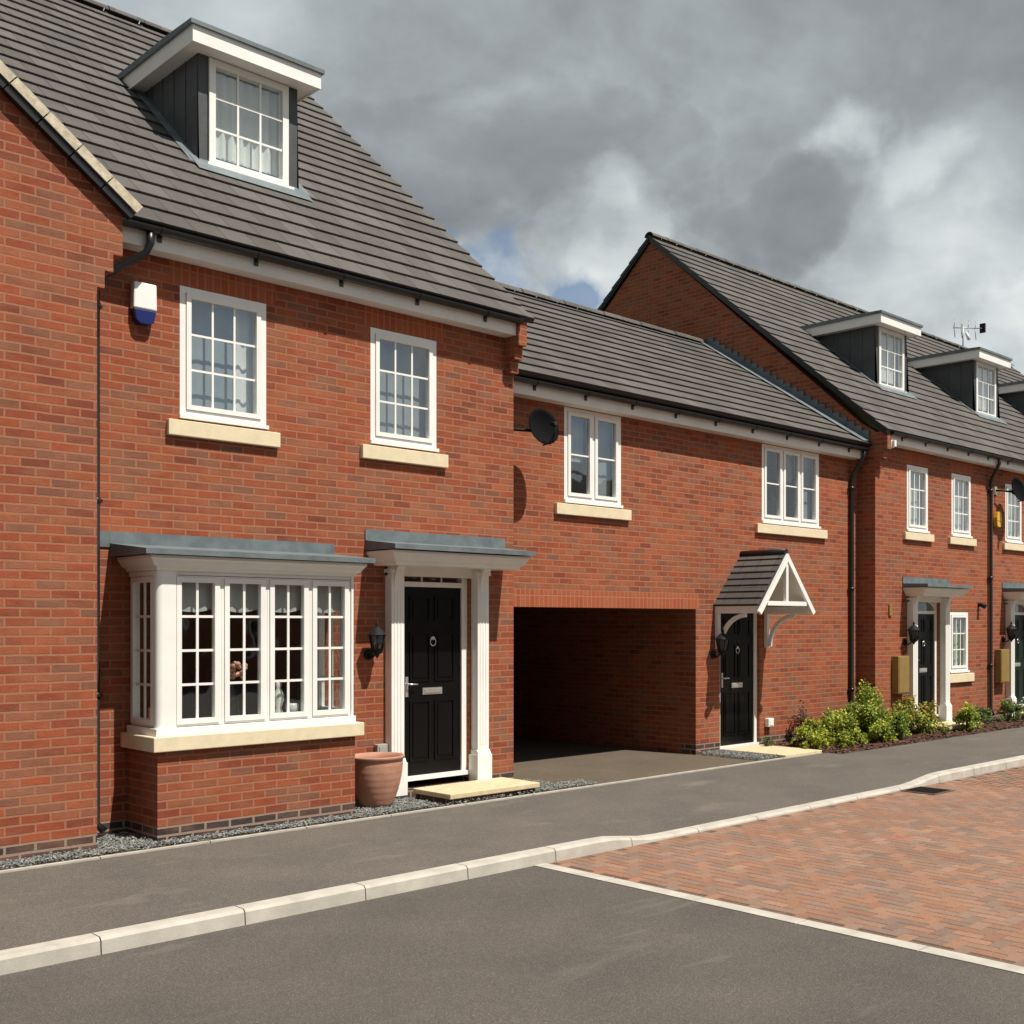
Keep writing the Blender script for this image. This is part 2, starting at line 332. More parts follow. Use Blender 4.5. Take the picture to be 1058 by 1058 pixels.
    def build(s, name, parent=None, kind=None, bevel=0):
        me = bpy.data.meshes.new(name); org = Vector((0, 0, 0))
        p = parent
        while p is not None: org += p.location; p = p.parent
        base = org
        if parent is None and kind is None:
            xs = [v[0] for v in s.v]; ys = [v[1] for v in s.v]; zs = [v[2] for v in s.v]
            base = Vector(((min(xs) + max(xs)) / 2, (min(ys) + max(ys)) / 2, min(zs)))
        # weld by position so that shading and bevels work
        key = {}; vs = []; fs = []
        for f in s.f:
            nf = []
            for i in f:
                k = tuple(round(c, 5) for c in s.v[i])
                if k not in key: key[k] = len(vs); vs.append(tuple(s.v[i][j] - base[j] for j in range(3)))
                nf.append(key[k])
            fs.append(nf)
        keep = [i for i, f in enumerate(fs) if len(set(f)) == len(f)]
        me.from_pydata(vs, [], [fs[i] for i in keep])
        for n in s.mats: me.materials.append(MATS[n])
        me.polygons.foreach_set('material_index', [s.mi[i] for i in keep]); me.polygons.foreach_set('use_smooth', [s.sm[i] for i in keep])
        uvl = me.uv_layers.new(name='UVMap'); flat = []
        for i in keep:
            for u in s.uv[i]: flat += [u[0], u[1]]
        uvl.data.foreach_set('uv', flat)
        if any(t is not None for t in s.tint):
            at = me.color_attributes.new('tint', 'FLOAT_COLOR', 'CORNER'); fl = []
            for i in keep:
                for _ in s.f[i]: fl += [*(s.tint[i] or (.5, .5, .5)), 1]
            at.data.foreach_set('color', fl)
        me.update()
        o = bpy.data.objects.new(name, me); C.objects.link(o)
        if parent is not None: o.parent = parent
        else: o.location = base
        if kind: o['kind'] = kind
        if bevel:
            b = o.modifiers.new('bevel', 'BEVEL'); b.width = bevel; b.segments = 2; b.limit_method = 'ANGLE'; b.angle_limit = R(40)
        return o
def thing(name, label, cat, loc=(0, 0, 0), group=None):
    o = bpy.data.objects.new(name, None); C.objects.link(o); o.location = loc; o.empty_display_size = .2
    o['label'] = label; o['category'] = cat
    if group: o['group'] = group
    return o
def tag(o, label, cat, group=None):
    o['label'] = label; o['category'] = cat
    if group: o['group'] = group
    return o

def wall_y(mb, x0, x1, z0, z1, y, holes, mat, th=.28, ends=True):
    """wall facing -y with rectangular openings (hx0,hx1,hz0,hz1)"""
    xs = sorted({x0, x1, *[h[0] for h in holes], *[h[1] for h in holes]}); zs = sorted({z0, z1, *[max(h[2], z0) for h in holes], *[h[3] for h in holes]})
    xs = [x for x in xs if x0 <= x <= x1]; zs = [z for z in zs if z0 <= z <= z1]
    inside = lambda x, z: any(h[0] < x < h[1] and h[2] < z < h[3] for h in holes)
    solid = {}
    for i in range(len(xs) - 1):
        for j in range(len(zs) - 1):
            solid[i, j] = not inside((xs[i] + xs[i + 1]) / 2, (zs[j] + zs[j + 1]) / 2)
    for (i, j), ok in solid.items():
        if not ok: continue
        a, b, c, d = xs[i], xs[i + 1], zs[j], zs[j + 1]; y2 = y + th
        mb.face([(a, y, c), (b, y, c), (b, y, d), (a, y, d)], mat)
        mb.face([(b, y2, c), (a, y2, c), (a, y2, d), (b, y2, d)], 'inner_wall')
        if not solid.get((i - 1, j), False) and (i > 0 or ends): mb.face([(a, y2, c), (a, y, c), (a, y, d), (a, y2, d)], mat)
        if not solid.get((i + 1, j), False) and (i < len(xs) - 2 or ends): mb.face([(b, y, c), (b, y2, c), (b, y2, d), (b, y, d)], mat)
        if not solid.get((i, j + 1), False): mb.face([(a, y, d), (b, y, d), (b, y2, d), (a, y2, d)], mat)
        if not solid.get((i, j - 1), False): mb.face([(a, y2, c), (b, y2, c), (b, y, c), (a, y, c)], mat)

def slope(mb, P0, A, L, U, S, N, gauge=.32, th=.05, lip=.026, uv0=0.0, mat='roof_tile', under='black_plastic'):
    """courses of flat interlocking tiles: P0 eave corner, A unit along, U unit upslope, N normal"""
    P0, A, U, N = Vector(P0), Vector(A).normalized(), Vector(U).normalized(), Vector(N).normalized()
    n = max(1, math.ceil(S / gauge - 1e-6))
    for i in range(n):
        s0 = i * gauge; s1 = min(S, (i + 1) * gauge)
        a = P0 + U * s0; b = P0 + U * s1
        a0, a1 = a + N * lip, a + N * lip + A * L; b0, b1 = b + N * .002, b + N * .002 + A * L
        mb.face([a0, a1, b1, b0], mat, uv=[(uv0, s0 + .004), (uv0 + L, s0 + .004), (uv0 + L, s1 - .004), (uv0, s1 - .004)])
        mb.face([a, a + A * L, a1, a0], mat, uv=[(uv0, s0), (uv0 + L, s0), (uv0 + L, s0 + .01), (uv0, s0 + .01)])
        mb.face([a, a0, b0, b], mat, uv=[(0, 0), (0, .02), (.3, .02), (.3, 0)]); mb.face([b + A * L, b1, a1, a + A * L], mat, uv=[(0, 0), (0, .02), (.3, .02), (.3, 0)])
    e0, e1, t1, t0 = P0, P0 + A * L, P0 + A * L + U * S, P0 + U * S; D = N * -th
    mb.face([e0 + D, t0 + D, t1 + D, e1 + D], under); mb.face([e0 + D, e1 + D, e1, e0], 'black_plastic')
    mb.face([e0 + D, e0, t0, t0 + D], 'black_plastic'); mb.face([e1 + D, t1 + D, t1, e1], 'black_plastic'); mb.face([t0, t1, t1 + D, t0 + D], 'black_plastic')

def pitched(parent, x0, x1, ye, ze, yr, zr, ridge=True):
    """a roof with its ridge along x"""
    mb = MB(); dy, dz = yr - ye, zr - ze; S = math.hypot(dy, dz)
    slope(mb, (x0, ye, ze), (1, 0, 0), x1 - x0, (0, dy, dz), S, (0, -dz, dy), uv0=x0)
    slope(mb, (x1, 2 * yr - ye, ze), (-1, 0, 0), x1 - x0, (0, -dy, dz), S, (0, dz, dy), uv0=x0)
    ro = mb.build('roof', parent)
    if ridge:
        rb = MB(); n = max(1, round((x1 - x0) / .45)); w = (x1 - x0) / n
        for k in range(n):
            a = x0 + k * w; rr = .125 + .004 * (k % 2)
            for j in range(8):
                t0, t1 = math.pi * (.08 + .84 * j / 8), math.pi * (.08 + .84 * (j + 1) / 8)
                q = lambda x, t: (x, yr - math.cos(t) * rr, zr - .05 + math.sin(t) * rr)
                rb.face([q(a, t0), q(a + w - .012, t0), q(a + w - .012, t1), q(a, t1)], 'roof_tile', smooth=True)
        rb.build('ridge_tiles', ro)
    return ro

# wall frames for windows: T(a, d, z) with a along, d outwards
def TY(x0, y): return lambda a, d, z: (x0 + a, y - d, z)
def TX(x, y0): return lambda a, d, z: (x - d, y0 - a, z)         # wall facing -x, a runs towards -y

def window(parent, T, w, z0, z1, lights, cols, rows, depth=.05, sillw=None, sillz=None, sillover=.055, curtain=None, name='window', fo=.055, sash=.045, bar=.02, dframe=.0, white_sill=True):
    """one window: frame mesh > pane per light, sill, curtain.  d=0 is the wall face, the frame sits 'depth' behind it"""
    f = MB(); d1 = -dframe; d0 = d1 - .07
    f.tbox(T, 0, w, d0, d1, z0, z0 + fo, 'upvc'); f.tbox(T, 0, w, d0, d1, z1 - fo, z1, 'upvc')
    f.tbox(T, 0, fo, d0, d1, z0 + fo, z1 - fo, 'upvc'); f.tbox(T, w - fo, w, d0, d1, z0 + fo, z1 - fo, 'upvc')
    if white_sill: f.tbox(T, -.012, w + .012, d0 + .01, d1 + .035, z0 - .032, z0 + .004, 'upvc')
    wl = (w - 2 * fo) / lights; panes = []
    for k in range(lights):
        a0 = fo + k * wl; a1 = a0 + wl
        if k: f.tbox(T, a0 - .022, a0 + .022, d0 + .002, d1 - .001, z0 + fo, z1 - fo, 'upvc')
        if k: a0 += .022
        if k < lights - 1: a1 -= .022
        g = .004; s0, s1 = a0 + g, a1 - g; zz0, zz1 = z0 + fo + g, z1 - fo - g; e0, e1 = d0 + .012, d1 + .014
        # rubber seal line
        f.tbox(T, a0, a1, d0 + .01, d0 + .03, z0 + fo, z0 + fo + .012, 'black_plastic')
        f.tbox(T, s0, s1, e0, e1, zz0, zz0 + sash, 'upvc'); f.tbox(T, s0, s1, e0, e1, zz1 - sash, zz1, 'upvc')
        f.tbox(T, s0, s0 + sash, e0, e1, zz0 + sash, zz1 - sash, 'upvc'); f.tbox(T, s1 - sash, s1, e0, e1, zz0 + sash, zz1 - sash, 'upvc')
        g0, g1, h0, h1 = s0 + sash, s1 - sash, zz0 + sash, zz1 - sash; dg = d1 - .018
        for c in range(1, cols):
            x = g0 + (g1 - g0) * c / cols; f.tbox(T, x - bar / 2, x + bar / 2, dg - .006, dg + .008, h0, h1, 'upvc')
        for r in range(1, rows):
            z = h0 + (h1 - h0) * r / rows; f.tbox(T, g0, g1, dg - .005, dg + .007, z - bar / 2, z + bar / 2, 'upvc')
        panes.append((g0, g1, h0, h1, dg))
    wo = f.build(name, parent)
    for (g0, g1, h0, h1, dg) in panes:
        p = MB(); p.face([T(g0 - .005, dg, h0 - .005), T(g1 + .005, dg, h0 - .005), T(g1 + .005, dg, h1 + .005), T(g0 - .005, dg, h1 + .005)], 'glass')
        p.build('pane', wo)
    if sillz:
        s = MB(); a0, a1 = sillw; s.tbox(T, a0, a1, -.1, sillover, sillz[0], sillz[1], 'stone_sill'); s.build('sill', wo, bevel=.006)
    if curtain:
        for (a0, a1, c0, c1, mt) in curtain:
            c = MB(); n = max(6, int((a1 - a0) / .02)); q = []; fl = .25 if mt == 'sheen_net' else 1.0
            for i in range(n + 1):
                a = a0 + (a1 - a0) * i / n; q.append((a, d0 - .07 + fl * (.009 * math.sin(a * 62) + .005 * math.sin(a * 23 + 1))))
            for i in range(n): c.face([T(q[i][0], q[i][1], c0), T(q[i + 1][0], q[i + 1][1], c0), T(q[i + 1][0], q[i + 1][1], c1), T(q[i][0], q[i][1], c1)], mt, smooth=True)
            c.build('curtain', wo)
    return wo

def eaves(parent, x0, x1, y, zb, brackets=.85, outlets=()):
    """white fascia and soffit with a black gutter: y = wall face, zb = fascia bottom"""
    f = MB(); f.box(x0, x1, y - .20, y - .18, zb, zb + .20, 'fascia_white'); f.box(x0, x1, y - .179, y - .003, zb + .004, zb + .02, 'fascia_white'); f.build('fascia', parent)
    g = MB(); cz = zb + .175; cy = y - .255; r = .054
    def arc(rr): return [(cy + rr * math.cos(t), cz + rr * math.sin(t)) for t in [math.pi + math.pi * k / 10 for k in range(11)]]
    poly = arc(r) + list(reversed(arc(r - .006))); g.prism(poly, 'x', x0 - .03, x1 + .03, 'black_plastic')
    n = max(2, round((x1 - x0) / brackets))
    for k in range(n):
        x = x0 + (k + .5) * (x1 - x0) / n; p2 = arc(r + .007) + list(reversed(arc(r + .001)))
        g.prism(p2, 'x', x - .02, x + .02, 'black_plastic'); g.box(x - .02, x + .02, y - .2155, y - .2005, zb + .07, zb + .16, 'black_plastic')
    g.build('gutter', parent)

def pipe(parent, pts, r=.034):
    p = MB(); p.tube(pts, r, 'black_plastic', 12); z = min(q[2] for q in pts)
    (x, y) = (pts[-2][0], pts[-2][1]); zt = pts[-3][2]; k = zt - .1
    while k > pts[-2][2] + .3:
        p.tube([(x, y, k), (x, y, k - .05)], r + .007, 'black_plastic', 12); p.box(x - .06, x + .06, y + .005, y + .045, k - .04, k - .012, 'black_plastic'); k -= 1.7
    p.build('downpipe', parent)

def corbel(parent, x0, x1, y, zt, steps=3, first=.075):
    c = MB(); z = zt
    for k in range(steps):
        d = .24 - k * .075; h = .30 if k == 0 else .15
        c.box(x0 + .001 * k, x1 - .001 * k, y - d, y + .01, z - h, z, 'brick'); z -= h
    c.build('corbel', parent)

def moulding(mb, x0, x1, y0, prof, mat):
    """a cornice on three sides: prof = [(out, z)...] going up; wall face y0"""
    for i in range(len(prof) - 1):
        (o0, z0), (o1, z1) = prof[i], prof[i + 1]
        A = lambda o, z: [(x0 - o, y0, z), (x0 - o, y0 - o - BASE, z), (x1 + o, y0 - o - BASE, z), (x1 + o, y0, z)]
        a, b = A(o0, z0), A(o1, z1)
        for k in range(3): mb.face([a[k], a[k + 1], b[k + 1], b[k]], mat)
def lead_roof(mb, x0, x1, y0, proj, zf, zw, hip, th=.05, mat='lead', up=.06):
    """sloping lead flat: back edge at the wall zw, front edge zf, with a drip edge"""
    a = [(x0, y0 - proj, zf), (x1, y0 - proj, zf), (x1 - hip, y0 - .001, zw), (x0 + hip, y0 - .001, zw)]
    mb.face(a, mat)
    for q in ((0, 1), ): mb.face([(x0, y0 - proj, zf - th), (x1, y0 - proj, zf - th), a[1], a[0]], mat)
    b0, b1 = (x0, y0 - .001, zf - th), (x1, y0 - .001, zf - th)
    mb.face([b0, (x0, y0 - proj, zf - th), a[0], a[3]], mat); mb.face([(x1, y0 - proj, zf - th), b1, a[2], a[1]], mat)
    mb.face([b0, b1, (x1, y0 - proj, zf - th), (x0, y0 - proj, zf - th)], 'black_plastic')
    # upstand dressed against the wall
    mb.box(x0 + hip, x1 - hip, y0 - .016, y0 - .002, zw - .02, zw + up, mat)

def lantern(x, y, z, label, s=1.0, group=None):
    """coach lantern on a swan-neck bracket; wall face at y"""
    t = thing('wall_lantern', label, 'lantern', (x, y, z - .28), group)
    cy = y - .17 * s
    b = MB(); b.tube([(x, y - .001, z - .06), (x, y - .018, z - .06)], .055 * s, 'black_metal', 14)
    b.tube([(x, y - .015, z - .06), (x, y - .05, z - .10), (x, y - .10, z - .08), (cy and x, cy, z - .02)], .011 * s, 'black_metal', 8); b.build('bracket', t)
    h = MB(); h.lathe(x, cy, [(.0, z + .30 * s), (.012, z + .28 * s), (.02, z + .25 * s), (.012, z + .235 * s), (.05, z + .215 * s), (.105 * s, z + .155 * s), (.11 * s, z + .145 * s), (.09 * s, z + .145 * s)], 'black_metal', 6); h.build('hood', t)
    g = MB(); g.lathe(x, cy, [(.086 * s, z + .145 * s), (.055 * s, z - .02), (0, z - .021)], 'lamp_glass', 6); g.build('glass_body', t)
    f = MB()
    for k in range(6):
        a = 2 * math.pi * k / 6; f.tube([(x + .09 * s * math.cos(a), cy + .09 * s * math.sin(a), z + .145 * s), (x + .058 * s * math.cos(a), cy + .058 * s * math.sin(a), z - .02)], .006, 'black_metal', 5)
    f.lathe(x, cy, [(.064 * s, z - .015), (.06 * s, z - .035), (.03 * s, z - .055), (.012 * s, z - .085), (0, z - .10)], 'black_metal', 6); f.build('cage', t)
    return t
simple('lamp_glass', (.05, .055, .06), .08, .1)

def door(parent, T, w, z0, z1, mat='door_black', fan=.16, frame=.06, fan_style='bars', surround=True):
    """opening w wide: frame, leaf > panels, letterbox, knocker, handle; fanlight over.  d=0 wall face"""
    f = MB(); d1 = -.05; d0 = -.12
    f.tbox(T, 0, frame, d0, d1, z0, z1, 'upvc'); f.tbox(T, w - frame, w, d0, d1, z0, z1, 'upvc'); f.tbox(T, frame, w - frame, d0, d1, z1 - frame, z1, 'upvc')
    zt = z1 - frame
    if fan:
        f.tbox(T, frame, w - frame, d0, d1, zt - fan - .055, zt - fan, 'upvc')
        if fan_style == 'bars':
            for k in (1, 2): a = frame + (w - 2 * frame) * k / 3; f.tbox(T, a - .009, a + .009, d1 - .04, d1 - .02, zt - fan, zt, 'upvc')
            for k in (0, 1, 2):
                pass
        else:
            n = 12; cw = w / 2; rr = (w - 2 * frame) / 2
            for k in range(n):
                t0, t1 = math.pi * k / n, math.pi * (k + 1) / n; q = lambda t, r: (cw + r * math.cos(t), zt - fan + min(fan, fan * 1.0 * math.sin(t) * r / rr))
                p0, p1, c0, c1 = q(t0, rr), q(t1, rr), (cw + rr * math.cos(t0), zt), (cw + rr * math.cos(t1), zt)
                f.face([T(p1[0], d1 - .02, p1[1]), T(p0[0], d1 - .02, p0[1]), T(c0[0], d1 - .02, zt), T(c1[0], d1 - .02, zt)], 'upvc')
    f.tbox(T, 0, w, d0 + .01, d1 + .045, z0 - .035, z0 + .012, 'upvc')
    fo = f.build('door_frame', parent)
    lt = zt - (fan + .055 if fan else 0)
    if fan:
        p = MB(); p.face([T(frame, d1 - .03, zt - fan), T(w - frame, d1 - .03, zt - fan), T(w - frame, d1 - .03, zt), T(frame, d1 - .03, zt)], 'glass'); p.build('fanlight_pane', fo)
    l = MB(); a0, a1 = frame + .003, w - frame - .003; e1 = d1 - .02; l.tbox(T, a0, a1, d0, e1, z0 + .014, lt - .003, mat)
    W_ = a1 - a0; H_ = lt - z0
    def panel(b0, b1, c0, c1):
        b0, b1, c0, c1 = a0 + W_ * b0, a0 + W_ * b1, z0 + H_ * c0, z0 + H_ * c1
        for q in ((b0, b1, c0, c0 + .018), (b0, b1, c1 - .018, c1), (b0, b0 + .018, c0 + .018, c1 - .018), (b1 - .018, b1, c0 + .018, c1 - .018)): l.tbox(T, q[0], q[1], e1 - .001, e1 + .012, q[2], q[3], mat)
        l.tbox(T, b0 + .045, b1 - .045, e1 - .001, e1 + .009, c0 + .045, c1 - .045, mat)
    for b0, b1 in ((.12, .46), (.54, .88)):
        panel(b0, b1, .08, .40); panel(b0, b1, .50, .76); panel(b0, b1, .82, .95)
    lo = l.build('door', parent)
    c = (a0 + a1) / 2
    k = MB(); k.tbox(T, c - .13, c + .13, e1, e1 + .012, z0 + H_ * .43, z0 + H_ * .43 + .075, 'chrome'); k.tbox(T, c - .105, c + .105, e1 + .012, e1 + .018, z0 + H_ * .43 + .016, z0 + H_ * .43 + .058, 'chrome'); k.build('letterbox', lo)
    k = MB(); hx = a0 + .055; k.tbox(T, hx - .018, hx + .018, e1, e1 + .01, z0 + .88, z0 + 1.10, 'chrome'); k.tube([T(hx, e1 + .01, z0 + 1.02), T(hx, e1 + .05, z0 + 1.02), T(hx + .11, e1 + .055, z0 + 1.015)], .010, 'chrome', 8); k.build('handle', lo)
    k = MB(); kz = z0 + H_ * .70; k.tube([T(c, e1, kz + .06), T(c, e1 + .025, kz + .06)], .022, 'chrome', 10)
    k.tube([T(c + .038 * math.sin(t), e1 + .022, kz + .02 + .045 * math.cos(t)) for t in [2 * math.pi * j / 14 for j in range(15)]], .006, 'chrome', 6); k.build('knocker', lo)
    return lo

def surround(parent, xl, xr, y, zc, canx, proj, zw, pw=.16, pd=.12, block=.40, z0=.02, hip=.12, brackets=True):
    """painted door surround: two pilasters on blocks, frieze, cornice and a lead roof over"""
    global BASE
    s = MB(); s.box(xl, xr, y - .045, y + .02, zc - .10, zc + .005, 'upvc')
    so_ = s.build('door_surround', parent)
    for a in (xl, xr - pw):
        p = MB(); p.box(a, a + pw, y - pd, y + .02, z0 + block, zc, 'upvc'); p.box(a - .022, a + pw + .022, y - pd - .03, y + .018, z0, z0 + block - .05, 'upvc')
        p.prism([(y - pd - .03, z0 + block - .05), (y - pd, z0 + block), (y + .018, z0 + block), (y + .018, z0 + block - .05)], 'x', a - .01, a + pw + .01, 'upvc')
        p.box(a - .015, a + pw + .015, y - pd - .02, y + .018, zc - .07, zc - .03, 'upvc')
        for k in range(3): xx = a + pw * (.25 + .25 * k); p.box(xx - .008, xx + .008, y - pd - .005, y - pd + .001, z0 + block + .06, zc - .12, 'upvc')
        p.build('pilaster', so_, bevel=.004)
        if brackets:
            b = MB(); pr = [(y - pd, zc - .34)] + [(y - pd - .10 * (1 - math.cos(t)), zc - .34 + .34 * math.sin(t)) for t in [math.pi / 2 * j / 8 for j in range(1, 9)]] + [(y - pd, zc)]
            b.prism(pr, 'x', a + .03, a + pw - .03, 'upvc'); b.build('bracket', so_)
    c = MB(); x0, x1 = canx; BASE = proj - .17
    q_ = .13; moulding(c, x0 + .13, x1 - .13, y, [(0, zc), (.02, zc), (.025, zc + .03), (.06, zc + .05), (.09, zc + .10), (.11, zc + .12), (.11, zc + .145)], 'upvc')
    o = .0; c.face([(x0 + .13, y, zc), (x1 - .13, y, zc), (x1 - .13, y - BASE, zc), (x0 + .13, y - BASE, zc)], 'upvc')
    c.build('cornice', so_)
    l = MB(); lead_roof(l, x0, x1, y, proj, zc + .205, zw, hip, up=.115); l.build('lead_roof', so_)
    return so_

def dormer(parent, xc, yf, zs, ye, ze, sl, curtain=True):
    """flat-roofed dormer: xc centre, yf front face, zs sill height; roof plane z = ze + sl*(y-ye)"""
    hw = .57; zt = zs + 1.20; yb = lambda z: ye + (z - ze) / sl
    ch = MB(); x0, x1 = xc - hw, xc + hw
    for a in (x0, x1):
        s = 1 if a == x0 else -1
        pts = [(yf, zs - .12), (yf, zt), (yb(zt) + .25, zt), (yb(zs - .12) + .1, zs - .12)]
        ch.prism(pts, 'x', a, a + s * .05, 'lead_dark')
    fr0 = MB()
    for a, b in ((x0 + .002, xc - .47), (xc + .47, x1 - .002)): ch.box(a, b, yf - .012, yf + .06, zs - .12, zt, 'lead_dark')
    ch.box(xc - .47, xc + .47, yf - .01, yf + .06, zs + 1.13, zt, 'lead_dark')
    n = 10
    for k in range(1, 9):      # standing seams up the cheeks
        y = yf + .28 * k
        if y < yb(zt) + .1: ch.box(x0 - .008, x0, y - .006, y + .006, max(zs - .1, ze + sl * (y - ye)), zt, 'lead_dark'); ch.box(x1, x1 + .008, y - .006, y + .006, max(zs - .1, ze + sl * (y - ye)), zt, 'lead_dark')
    d = ch.build('dormer', parent)
    cu = [(.06, .88, zs + .05, zs + 1.08, 'curtain')] if curtain else None
    window_into(d, xc - .455, yf, .91, zs, zs + 1.13, cu)
    r = MB(); r.box(x0 - .14, x1 + .14, yf - .22, yb(zt) + .32, zt - .06, zt - .045, 'upvc')
    for q in ((x0 - .16, x1 + .16, yf - .24, yf - .22), ): r.box(*q, zt - .07, zt + .10, 'upvc')
    for a in (x0 - .16, x1 + .14): r.box(a, a + .02, yf - .22, yb(zt + .1) + .05, zt - .07, zt + .10, 'upvc')
    r.build('soffit_and_fascia', d)
    r = MB(); r.prism([(yf - .27, zt + .10), (yf - .27, zt + .145), (yf + .3, zt + .165), (yb(zt + .14) + .15, zt + .165), (yb(zt + .14) + .15, zt + .10)], 'x', x0 - .19, x1 + .19, 'lead'); r.build('flat_roof', d)
    a = MB(); za = lambda y: ze + sl * (y - ye)
    a.face([(x0 - .08, yf - .22, za(yf - .22) + .035), (x1 + .08, yf - .22, za(yf - .22) + .035), (x1 + .08, yf + .02, za(yf + .02) + .045), (x0 - .08, yf + .02, za(yf + .02) + .045)], 'lead')
    for (b0, b1) in ((x0 - .12, x0), (x1, x1 + .12)):
        a.face([(b0, yf - .1, za(yf - .1) + .034), (b1, yf - .1, za(yf - .1) + .034), (b1, yb(zt), zt + .034), (b0, yb(zt), zt + .034)], 'lead')
    a.build('lead_apron', d)
    # dark room inside
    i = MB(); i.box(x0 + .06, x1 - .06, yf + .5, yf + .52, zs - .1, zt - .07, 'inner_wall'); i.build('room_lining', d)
    return d
def window_into(parent, x0, y, w, z0, z1, cu):
    """dormer window: as one frame mesh with pane, both children of the dormer part"""
    f = MB(); T = TY(x0, y); fo = .07
    f.tbox(T, 0, w, -.07, .03, z0, z0 + fo, 'upvc'); f.tbox(T, 0, w, -.07, .03, z1 - fo, z1, 'upvc')
    f.tbox(T, 0, fo, -.07, .03, z0 + fo, z1 - fo, 'upvc'); f.tbox(T, w - fo, w, -.07, .03, z0 + fo, z1 - fo, 'upvc')
    f.tbox(T, -.04, w + .04, -.02, .08, z0 - .035, z0 + .003, 'upvc')
    for c in (1, 2): x = fo + (w - 2 * fo) * c / 3; f.tbox(T, x - .011, x + .011, -.01, .012, z0 + fo, z1 - fo, 'upvc')
    for r in (1, 2): z = z0 + fo + (z1 - z0 - 2 * fo) * r / 3; f.tbox(T, fo, w - fo, -.009, .011, z - .011, z + .011, 'upvc')
    f.build('window_frame', parent)
    p = MB(); p.face([T(fo, 0, z0 + fo), T(w - fo, 0, z0 + fo), T(w - fo, 0, z1 - fo), T(fo, 0, z1 - fo)], 'glass'); p.build('pane', parent)
    if cu:
        a0, a1, c0, c1, mt = cu[0]; c = MB(); n = 40
        for i in range(n):
            b0, b1 = a0 + (a1 - a0) * i / n, a0 + (a1 - a0) * (i + 1) / n; w_ = lambda a: -.16 + .02 * math.sin(a * 60)
            c.face([T(b0, w_(b0), c0), T(b1, w_(b1), c0), T(b1, w_(b1), c1), T(b0, w_(b0), c1)], mt, smooth=True)
        c.build('curtain', parent)

# ================================================================== GROUND
KY = -3.13          # back of the kerb
def drop(x):        # the kerb dips for the crossover
    def ss(a, b, t): t = min(1, max(0, (t - a) / (b - a))); return t * t * (3 - 2 * t)
    return .075 * ss(3.0, 3.75, x) * (1 - ss(8.1, 9.0, x))
g = MB(); g.face([(-600, -600, -.16), (900, -600, -.16), (900, 600, -.16), (-600, 600, -.16)], 'grass'); g.build('ground', kind='structure')
p = MB(); xs = [-14 + .25 * i for i in range(int(44 / .25) + 1)]; ys = [-.86, -1.6, -2.1, -2.5, -2.8, KY]
pz = lambda x, y: -drop(x) * max(0, min(1, (-y - 1.7) / (-KY - 1.7)))
for i in range(len(xs) - 1):
    for j in range(len(ys) - 1):
        a, b, c, d = xs[i], xs[i + 1], ys[j + 1], ys[j]
        p.face([(a, c, pz(a, c)), (b, c, pz(b, c)), (b, d, pz(b, d)), (a, d, pz(a, d))], 'asphalt', smooth=True)
p.face([(-14, KY, 0), (-14, -.86, 0), (-14, -.86, -.2), (-14, KY, -.2)], 'asphalt')
p.build('pavement', kind='structure')
# kerb stones (one structure, cut by joints)
k = MB(); L_ = .914; x = -14.0
while x < 30:
    n = 4; 
    for i in range(n):
        a, b = x + (L_ - .008) * i / n, x + (L_ - .008) * (i + 1) / n; za, zb = .008 - drop(a), .008 - drop(b); f0, f1 = KY - .002, KY - .145
        k.face([(a, f1, za - .02), (b, f1, zb - .02), (b, f1 + .02, zb), (a, f1 + .02, za)], 'kerb_concrete', smooth=False)
        k.face([(a, f1 + .02, za), (b, f1 + .02, zb), (b, f0, zb), (a, f0, za)], 'kerb_concrete')
        k.face([(a, f1 - .012, -.15), (b, f1 - .012, -.15), (b, f1, zb - .02), (a, f1, za - .02)], 'kerb_concrete')
        if i == 0: k.face([(a, f0, -.15), (a, f1 - .012, -.15), (a, f1, za - .02), (a, f1 + .02, za), (a, f0, za)], 'kerb_concrete')
        if i == n - 1: k.face([(b, f0, zb), (b, f1 + .02, zb), (b, f1, zb - .02), (b, f1 - .012, -.15), (b, f0, -.15)], 'kerb_concrete')
    x += L_
k.build('kerb', kind='structure')
RZ = -.095
r = MB(); r.box(-40, 2.2, -9.6, KY - .14, -.3, RZ, 'asphalt_road'); r.build('road', kind='structure')
b = MB(); b.box(2.205, 40, -9.6, KY - .14, -.3, RZ - .006, 'joint_sand')
random.seed(3)
PC = [(.245, .130, .085), (.25, .142, .096), (.225, .132, .094), (.215, .140, .106), (.255, .155, .11), (.195, .13, .10), (.245, .13, .084)]
bw = .1; gp = .0022
